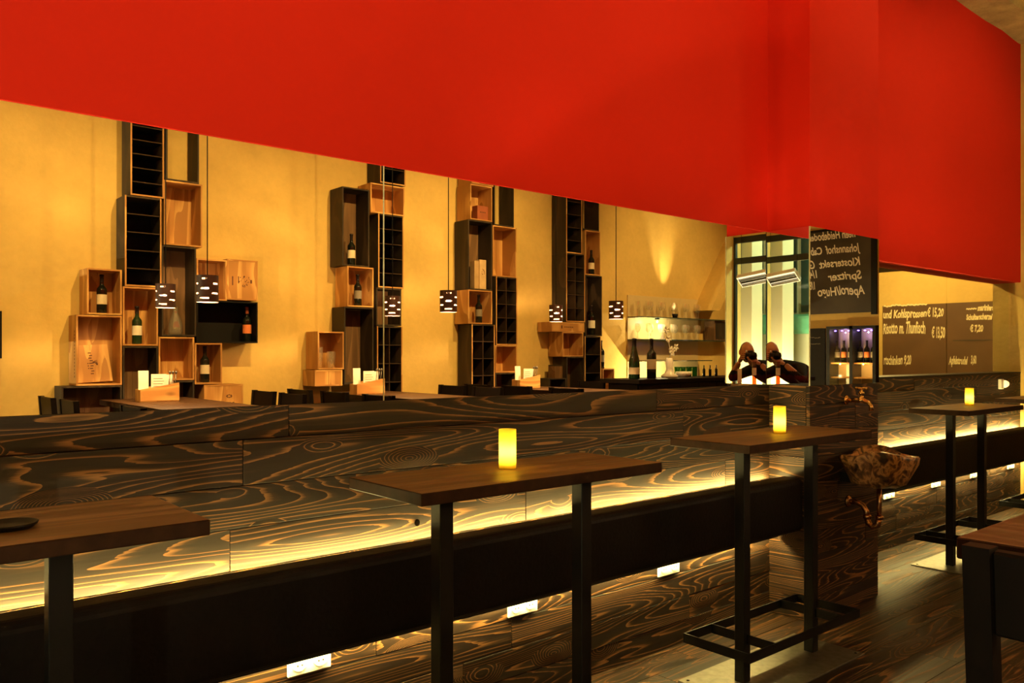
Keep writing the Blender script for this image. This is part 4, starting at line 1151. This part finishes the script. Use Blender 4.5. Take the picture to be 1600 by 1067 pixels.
# vase with orchid
p = mp(1046, 592, 5.72)
t = thing('orchid_vase', 'white ceramic vase with a white orchid on the bar counter', 'vase', (p.x, p.y, CT))
lathe('vase', [(0, 0.002), (0.085, 0.0), (0.095, 0.02), (0.05, 0.05), (0.036, 0.10), (0.045, 0.16), (0.034, 0.21), (0.028, 0.215), (0.036, 0.16), (0.028, 0.10), (0, 0.06)], (p.x, p.y, CT + 0.0005), M_ceramic, t, 20)
stems = [[(0, 0, 0.2), (0.02, 0.0, 0.30), (-0.03, 0.0, 0.42), (-0.06, 0.0, 0.52)], [(0, 0, 0.2), (0.04, 0.0, 0.28), (0.10, 0.0, 0.33)]]
for st in stems:
    s = tube('stem', [(p.x + a, p.y + b, CT + c) for a, b, c in st], 0.005, M_ceramic, t, 6)
    for a, b, c in st[1:]:
        for k in range(5):
            th = 2 * math.pi * k / 5 + a * 9
            bm = bmesh.new()
            u = Vector((math.cos(th), 0.35, math.sin(th))).normalized()
            b_tube(bm, [Vector((p.x + a, p.y + b, CT + c)), Vector((p.x + a, p.y + b, CT + c)) + u * 0.025, Vector((p.x + a, p.y + b, CT + c)) + u * 0.05], [0.004, 0.015, 0.003], 6)
            mesh_obj('petal', bm, M_ceramic, s, smooth=True)
p2 = mp(1068, 592, 5.8)
bm = bmesh.new()
b_lathe(bm, [(0, 0), (0.06, 0.0), (0.085, 0.03), (0.09, 0.06), (0.082, 0.06), (0.06, 0.015), (0, 0.012)], (p2.x, p2.y, CT + 0.0005), 20)
tag(mesh_obj('white_bowl', bm, M_ceramic, None, smooth=True), 'small white bowl beside the orchid vase', 'bowl')
for k in range(4):
    p3 = mp(1058 + 9 * k, 590, 5.96)
    lathe_glass('tumbler', [(0, 0.002), (0.030, 0), (0.036, 0.11)], (p3.x, p3.y, CT + 0.0005), 'green glass tumbler on the bar counter, %s from the vase' % ('first', 'second', 'third', 'fourth')[k], 'tumbler', 'green tumblers', M_green_glass)

# glass shelves on the wall behind the bar
WS = 6.87
xs0, xs1 = 7.85, 9.30
t = thing('glass_shelf_unit', 'wall panel with three glass shelves behind the bar', 'shelf', ((xs0 + xs1) / 2, OPP, 1.3))
M_panel = plain('pale glossy panel', (0.66, 0.52, 0.26), 0.2, 0, 0.6, 0.03)
box('back_panel', xs0, xs1, OPP, OPP + 0.012, 1.0, 2.18, M_panel, t)
SZ = (1.345, 1.615, 1.90)
for z in SZ:
    box('shelf', xs0, xs1 + 0.6 * (z > 1.4), OPP + 0.012, OPP + 0.25, z - 0.012, z, M_shelfglass if z > 2 else M_shelfglass, t)
ORD = ('first', 'second', 'third', 'fourth', 'fifth', 'sixth', 'seventh', 'eighth', 'ninth', 'tenth', 'eleventh')
def wine_glass(x, y, z, label, grp):
    o = lathe('wine_glass', [(0, 0.001), (0.033, 0.0), (0.032, 0.004), (0.005, 0.010), (0.004, 0.085), (0.022, 0.098), (0.036, 0.13), (0.037, 0.16), (0.030, 0.20)], (x, y, z + 0.0005), M_clear, None, 16)
    return tag(o, label, 'wine glass', grp)
g0 = None
for z, nm in ((SZ[2], 'top'), (SZ[1], 'middle')):
    for k in range(11):
        x = xs0 + 0.09 + k * 0.125; y = OPP + 0.10 + 0.06 * (k % 2)
        lab = 'clear stem glass on the %s glass shelf, %s from the crates' % (nm, ORD[k])
        if g0 is None:
            g0 = wine_glass(x, y, z, lab, 'stem glasses on the %s glass shelf' % nm)
        else:
            o = g0.copy(); COL.objects.link(o); o.location = (x, y, z + 0.1005); o['label'] = lab; o['group'] = 'stem glasses on the %s glass shelf' % nm
t = thing('dark_cabinet', 'small dark box standing on the middle glass shelf', 'box', (9.55, OPP + 0.12, SZ[1]))
box('cabinet_body', 9.42, 9.68, OPP + 0.03, OPP + 0.2, SZ[1] + 0.0005, SZ[1] + 0.27, M_dback, t)
box('cabinet_door', 9.44, 9.66, OPP + 0.2, OPP + 0.208, SZ[1] + 0.02, SZ[1] + 0.25, M_dcrate, t)
# uplight on top of the shelf panel
t = thing('wall_uplight', 'small uplight washing the wall above the glass shelves', 'lamp', (8.55, OPP + 0.06, 1.90))
lathe('lamp_cup', [(0, 0), (0.03, 0), (0.04, 0.05), (0.036, 0.05), (0.026, 0.01), (0, 0.01)], (8.55, OPP + 0.21, 1.9005), M_black, t, 16)
light('uplight_lamp', 'SPOT', (8.55, OPP + 0.21, 1.965), 150.0, (1.0, 0.76, 0.34), t, (8.57, OPP + 0.02, 3.2), 0.01, 42, 1.0)
t = thing('shelf_lamp', 'small lamp lighting the bottles and the white vase on the bar', 'lamp', (8.1, OPP + 0.1, 1.0))
lathe('lamp_cup', [(0, 0), (0.03, 0), (0.04, 0.05), (0.036, 0.05), (0.026, 0.01), (0, 0.01)], (8.1, OPP + 0.3, 1.0), M_black, t, 16)
box('lamp_arm', 8.09, 8.11, OPP + 0.0125, OPP + 0.3, 1.0, 1.012, M_black, t)
light('shelf_lamp_light', 'POINT', (8.1, OPP + 0.3, 1.10), 60.0, (1.0, 0.78, 0.36), t, radius=0.004)
t = thing('added_shelf_light', 'added small round lamp under the top glass shelf', 'lamp', (8.25, OPP + 0.2, 1.86))  # added to brighten the panel behind the shelves
lathe('lamp_disc', [(0, 0), (0.03, 0), (0.03, 0.015), (0, 0.015)], (8.25, OPP + 0.16, 1.872), M_black, t, 16)
light('added_panel_light', 'POINT', (8.25, OPP + 0.16, 1.845), 22.0, (1.0, 0.80, 0.40), t, radius=0.004)
# sloping plaster rib at the far end
prism('trim_2', [(9.20, 2.02), (9.40, 2.02), (10.2, 3.12), (10.2, 3.42)], 'y', OPP, OPP + 0.30, M_plaster)
tag(bpy.data.objects['trim_2'], 'sloping plaster rib beside the bar shelves', 'rib', kind='structure')

# end wall: chalk board, small board, bottle fridge
bd = thing('drinks_board', 'large black drinks board with chalk prices above the fridge', 'chalkboard', (XR - 0.01, -0.8, 1.96))
box('board', XR - 0.018, XR, -1.55, -0.40, 1.96, 3.05, M_board, bd)
box('board_frame', XR - 0.03, XR, -0.40, -0.33, 1.93, 3.08, M_black, bd)
box('board_frame', XR - 0.03, XR, -1.58, -0.40, 3.05, 3.08, M_black, bd)
def btext(s, px0, px1, py, szpx):
    # seen in the pillar mirror; the board itself reads left to right from the room
    def yy(px):
        r = ray(px); return 2 * PIL_Y - XR * (SA - CA * r) / (CA + SA * r)
    d = XR / (CA + SA * ray((px0 + px1) / 2))
    z = H + (554 - py) * d / F
    y0 = yy(px1)      # mirrored: the text starts at the right in the picture
    y1 = yy(px0)
    text(s, szpx * d / F * 1.35, (XR - 0.0195, max(y0, y1), z), R_RIGHT, M_chalk, bd, width=abs(y1 - y0), hand=0.5, shear=0.2, bold=0.003)
for s, a, b, py, sz in (('neen Heideboden', 1264, 1337, 374, 13), ('Johannshof  Cab', 1266, 1343, 396, 13), ('Klostersekt  G', 1265, 1345, 417, 13), ('Spritzer', 1294, 1347, 437, 13), ('1/4', 1266, 1279, 434, 13), ('1/8', 1266, 1275, 452, 13), ('Aperol/Hugo', 1278, 1351, 461, 15)):
    btext(s, a, b, py, sz)
sb = thing('note_board', 'small black chalk board beside the bottle fridge', 'chalkboard', (XR - 0.3, -1.1, 0.9))
box('board', XR - 0.32, XR - 0.30, -1.45, -0.86, 0.85, 1.76, plain('black slate', (0.008, 0.007, 0.006), 0.7, 0, 0.2), sb)
for k, (s, z) in enumerate((('~~~~~~~~', 1.62), ('~~~~~~', 1.54))):
    text(s, 0.07, (XR - 0.3215, -0.92, z), R_RIGHT, M_label_dark, sb, hand=0.7)
fg = thing('bottle_fridge', 'tall black bottle fridge with two lit glass doors', 'fridge', (XR - 0.3, -0.55, 0))
box('cabinet', XR - 0.08, XR, -0.845, -0.20, 0, 1.78, M_black, fg)
for a, b in ((-0.845, -0.80), (-0.535, -0.495), (-0.24, -0.20)):
    box('door_post', XR - 0.32, XR - 0.08, a, b, 0, 1.78, M_black, fg)
box('top_panel', XR - 0.32, XR - 0.08, -0.80, -0.24, 1.745, 1.78, M_black, fg)
box('bottom_panel', XR - 0.32, XR - 0.08, -0.80, -0.24, 0, 0.12, M_black, fg)
for a, b in ((-0.80, -0.535), (-0.495, -0.24)):
    box('liner', XR - 0.088, XR - 0.08, a, b, 0.12, 1.745, M_panel, fg)
    box('glass_door', XR - 0.318, XR - 0.312, a, b, 0.12, 1.745, M_pane, fg)
    for z in (0.45, 0.78, 0.95, 1.12, 1.30):
        box('fridge_shelf', XR - 0.28, XR - 0.088, a, b, z, z + 0.018, M_pine, fg)
    for q in range(3):
        bm = bmesh.new(); yq = a + (b - a) * (q + 0.5) / 3
        b_lathe(bm, [(0, 0), (0.014, 0.004), (0.014, 0.012), (0, 0.016)], (XR - 0.25, yq, 1.715), 10)
        mesh_obj('violet_led', bm, emit('violet fridge led %d%s' % (q, 'ab'[a > -0.6]), (0.22, 0.10, 1.0), 14.0), fg)
    for q in range(3):
        yq = a + (b - a) * (q + 0.5) / 3
        for z in (1.318,):
            bottle(XR - 0.2, yq, z + 0.001, '%s bottle behind the %s fridge door' % (('far dark', 'orange labelled', 'near dark')[q], 'board side' if a < -0.6 else 'window side'), h=0.28, rad=0.034, lab=M_label_orange if q == 1 else M_label_dark, group='bottles in the fridge')
    light('fridge_light', 'POINT', (XR - 0.16, (a + b) / 2, 1.70), 1.0, (0.45, 0.30, 1.0), fg, radius=0.002)
    light('fridge_warm_light', 'POINT', (XR - 0.30, (a + b) / 2, 1.30), 3.0, (1.0, 0.6, 0.22), fg, radius=0.002)
# louvre lamp hanging in front of the street window
t = thing('louvre_lamp', 'white ceiling lamp with metal louvres hanging by the street window', 'lamp', (-2.15, -1.35, 2.5))
mt = Matrix.Translation((-2.15, -1.33, 2.50)) @ Matrix.Rotation(math.radians(-40), 4, 'Y') @ Matrix.Rotation(math.radians(10), 4, 'X')
def lbox(name, a, b, c, d, e, f, m, par):
    bm = bmesh.new(); b_box(bm, a, b, c, d, e, f, 0, 0, 1, mt)
    return mesh_obj(name, bm, m, par)
LK = 0.72
_lb = lbox
def lbox(name, *a):
    return _lb(name, *[v * LK for v in a[:6]], *a[6:])
M_added_glow = emit('added tube glow', (1.0, 0.95, 0.8), 0.9)  # glow added to lighten the louvre lamp, which is off
for s in (-0.06, 0.06):
    lbox('tube', s - 0.02, s + 0.02, -0.28, 0.28, -0.03, -0.004, M_added_glow, t)
lbox('housing', -0.13, 0.13, -0.30, 0.30, 0.0, 0.03, M_white, t)
for s in (-1, 1):
    lbox('side_rail', s * 0.13 - 0.008, s * 0.13 + 0.008, -0.30, 0.30, -0.06, 0.03, M_white, t)
    lbox('end_rail', -0.122, 0.122, s * 0.292 - 0.008, s * 0.292 + 0.008, -0.06, 0.0, M_white, t)
for k in range(4):
    lbox('louvre', -0.122 + 0.05 * k + 0.03, -0.122 + 0.05 * k + 0.036, -0.284, 0.284, -0.055, 0.0, M_steel, t)
for s in (-0.2, 0.2):
    pt = mt @ Vector((0, s, 0.03))
    tube('hanger', [pt, (pt.x, pt.y, ZC)], 0.003, M_black, t, 6)

# ------------------------------------------------------------------ the photographer at the first high table
def skin_mesh(chain_sets, sub=2):
    """chain_sets: {'v': {name: (pos, radius)}, 'e': [(a, b)], 'root': name} -> evaluated mesh"""
    names = list(chain_sets['v'])
    me = bpy.data.meshes.new('tmp_skin')
    me.from_pydata([chain_sets['v'][k][0] for k in names], [(names.index(a), names.index(b)) for a, b in chain_sets['e']], [])
    o = bpy.data.objects.new('tmp_skin', me); COL.objects.link(o)
    o.modifiers.new('skin', 'SKIN')
    if not me.skin_vertices: me.attributes.new('skin', 'FLOAT', 'POINT')
    sm = o.modifiers.new('sub', 'SUBSURF'); sm.levels = sub; sm.render_levels = sub
    sv = me.skin_vertices[0].data
    for i, k in enumerate(names):
        r = chain_sets['v'][k][1]
        sv[i].radius = r if isinstance(r, tuple) else (r, r)
        sv[i].use_root = (k == chain_sets['root'])
    bpy.context.view_layer.update()
    out = bpy.data.meshes.new_from_object(o.evaluated_get(bpy.context.evaluated_depsgraph_get()))
    bpy.data.objects.remove(o)
    return out

ax2 = Vector((CA, SA, 0)); rt = Vector((SA, -CA, 0))       # where the photographer looks, and their right
def P(back, right, z): return tuple(-ax2 * back + rt * right + Vector((0, 0, z)))
body = {'v': {
    'pelvis': ((-0.86, 0.06, 0.93), (0.15, 0.12)), 'belly': ((-0.74, 0.02, 1.05), (0.15, 0.13)), 'chest': ((-0.55, -0.07, 1.17), (0.16, 0.14)),
    'upper': ((-0.42, -0.13, 1.255), (0.13, 0.10)), 'neck': ((-0.31, -0.185, 1.325), (0.062, 0.062)), 'skull': ((-0.225, -0.215, 1.40), (0.06, 0.06)),
    'lsh': ((-0.37, 0.06, 1.265), 0.075), 'lel': ((-0.14, 0.21, 1.135), 0.048), 'lwr': ((-0.085, 0.03, 1.315), 0.031),
    'rsh': ((-0.47, -0.33, 1.245), 0.075), 'rel': ((-0.19, -0.43, 1.135), 0.048), 'rwr': ((-0.075, -0.235, 1.335), 0.031),
    'lhip': ((-0.85, 0.17, 0.87), 0.095), 'lkn': ((-0.80, 0.22, 0.49), 0.068), 'lan': ((-0.86, 0.24, 0.09), 0.046), 'lto': ((-0.68, 0.25, 0.042), 0.04),
    'rhip': ((-0.89, -0.05, 0.87), 0.095), 'rkn': ((-0.92, -0.10, 0.49), 0.068), 'ran': ((-1.02, -0.12, 0.09), 0.046), 'rto': ((-0.84, -0.14, 0.042), 0.04)},
    'e': [('pelvis', 'belly'), ('belly', 'chest'), ('chest', 'upper'), ('upper', 'neck'), ('neck', 'skull'), ('upper', 'lsh'), ('lsh', 'lel'), ('lel', 'lwr'),
          ('upper', 'rsh'), ('rsh', 'rel'), ('rel', 'rwr'), ('pelvis', 'lhip'), ('lhip', 'lkn'), ('lkn', 'lan'), ('lan', 'lto'), ('pelvis', 'rhip'), ('rhip', 'rkn'), ('rkn', 'ran'), ('ran', 'rto')],
    'root': 'pelvis'}
bm = bmesh.new()
me = skin_mesh(body); bm.from_mesh(me); bpy.data.meshes.remove(me)
for f in bm.faces:
    c = f.calc_center_median()
    if c.z < 0.10: f.material_index = 3
    elif c.z < 0.93 and c.x < -0.6: f.material_index = 3
    elif (Vector(c) - Vector((-0.225, -0.215, 1.40))).length < 0.125: f.material_index = 0
    elif c.x > -0.115 and c.z > 1.24: f.material_index = 0
    elif c.x > -0.50 and c.z > 1.19: f.material_index = 2
    else: f.material_index = 1
# head
hc = Vector(P(0.225, 0.012, 1.447))
g = bmesh.ops.create_uvsphere(bm, u_segments=28, v_segments=20, radius=1.0)
fwd = ax2
for v in g['verts']:
    c = v.co.copy()
    x, y, z = c
    fx = 0.078; fy = 0.098; fz = 0.118
    if z < 0: fx *= 1 + 0.22 * z; fy *= 1 + 0.12 * z           # narrower jaw
    a = y * fy; b = x * fx; cz = z * fz
    if y > 0.4:                                                # flatten the face, brow, nose, mouth
        a -= 0.10 * fy * (y - 0.4)
        if abs(x) < 0.22 and -0.45 < z < 0.10: a += 0.026 * (1 - abs(x) / 0.22) * (0.35 - z if z > -0.3 else 0.65)
        if 0.16 < z < 0.36: a += 0.006
        if 0.02 < z < 0.18 and 0.22 < abs(x) < 0.6: a -= 0.008
        if -0.62 < z < -0.52 and abs(x) < 0.35: a -= 0.004
    v.co = hc + fwd * a + rt * b + Vector((0, 0, cz))
hf = {f for v in g['verts'] for f in v.link_faces}
for f in hf:
    c = f.calc_center_median() - hc
    a, z = c.dot(fwd), c.z
    f.material_index = 4 if (z > 0.02 and a < 0.035 + 0.1 * (0.02 - z) and a < 0.02) or (a < -0.03 and z > -0.05) else 0
for s in (-1, 1):                                              # ears
    g = bmesh.ops.create_uvsphere(bm, u_segments=10, v_segments=8, radius=1.0)
    for v in g['verts']:
        x, y, z = v.co
        v.co = hc + rt * (s * 0.080 + x * 0.010) + fwd * (-0.005 + y * 0.020) + Vector((0, 0, 0.0 + z * 0.033))
    for f in {f for v in g['verts'] for f in v.link_faces}: f.material_index = 0
    # eyes
    g = bmesh.ops.create_uvsphere(bm, u_segments=8, v_segments=6, radius=0.011)
    for v in g['verts']: v.co = v.co + hc + rt * (s * 0.031) + fwd * 0.083 + Vector((0, 0, 0.010))
    for f in {f for v in g['verts'] for f in v.link_faces}: f.material_index = 5
# hands: palm and five fingers, closed round the camera
def hand(wr, palm, dirs, r0=0.009):
    v = {'w': (wr, 0.024), 'p': (palm, (0.030, 0.018))}
    e = [('w', 'p')]
    for i, chain in enumerate(dirs):
        prev = 'p'
        for j, q in enumerate(chain):
            k = 'f%d%d' % (i, j)
            v[k] = (q, r0 * (1.05 - 0.12 * j)); e.append((prev, k)); prev = k
    return skin_mesh({'v': v, 'e': e, 'root': 'w'}, 2)
cb = 0.125    # camera body distance behind the lens front
hands = []
# left hand cradles the lens from below, fingers rising on its left, thumb on the right
wr = (-0.085, 0.03, 1.315)
pl = P(0.075, -0.02, 1.345)
fl_ = []
for k, bk in enumerate((0.050, 0.066, 0.082, 0.098)):
    fl_.append([P(bk, 0.020, 1.356), P(bk, 0.044, 1.372 + 0.004 * k), P(bk, 0.050, 1.396)])
fl_.append([P(0.07, -0.045, 1.362), P(0.062, -0.052, 1.388)])
hands.append((wr, pl, fl_))
wr = (-0.075, -0.235, 1.335)
pl = P(0.16, 0.100, 1.372)
fr_ = []
for k, zz in enumerate((1.440, 1.418, 1.398, 1.378)):
    fr_.append([P(0.125, 0.098, zz), P(0.098, 0.088, zz), P(0.092, 0.064 + 0.004 * k, zz - 0.002)])
fr_.append([P(0.178, 0.070, 1.392), P(0.176, 0.045, 1.402)])
hands.append((wr, pl, fr_))
for h_ in hands:
    me = hand(*h_); n0 = len(bm.faces); bm.from_mesh(me); bpy.data.meshes.remove(me)
    bm.faces.ensure_lookup_table()
    for f in bm.faces[n0:]: f.material_index = 0
ph = thing('person', 'person in a dark red sweater and black jacket leaning over a table behind a camera', 'person', (-0.9, 0.05, 0.0))
mesh_obj('body', bm, [M_skin, M_sweater, M_jacket, M_jacket, M_hair, M_white], ph, smooth=True)

# the photo camera they hold, lens front just behind the viewpoint
cz = 1.408
ck = thing('photo_camera', 'black camera held to the face of the person', 'camera', P(0.13, 0, cz - 0.05))
rz = -math.atan2(CA, SA)
mt = Matrix.Translation(P(0.135, 0.0, cz)) @ Matrix.Rotation(rz, 4, 'Z')
bm = bmesh.new(); b_box(bm, -0.066, 0.066, -0.030, 0.030, -0.048, 0.034, 0, 0.008, 2, mt)
mesh_obj('camera_body', bm, M_camera, ck)
bm = bmesh.new(); b_box(bm, -0.028, 0.028, -0.030, 0.026, 0.034, 0.060, 0, 0.008, 2, mt)
mesh_obj('viewfinder_hump', bm, M_camera, ck)
bm = bmesh.new(); b_tube(bm, [P(0.106, 0, cz), P(0.095, 0, cz), P(0.06, 0, cz), P(0.058, 0, cz), P(0.022, 0, cz), P(0.022, 0, cz), P(0.055, 0, cz)], [0.034, 0.036, 0.036, 0.039, 0.043, 0.040, 0.033], 28)
ln = mesh_obj('lens', bm, M_camera, ck, smooth=True)
bm = bmesh.new(); b_tube(bm, [P(0.056, 0, cz), P(0.053, 0, cz), P(0.051, 0, cz)], [0.032, 0.028, 0.004], 24)
mesh_obj('front_glass', bm, M_bottle, ln, smooth=True)
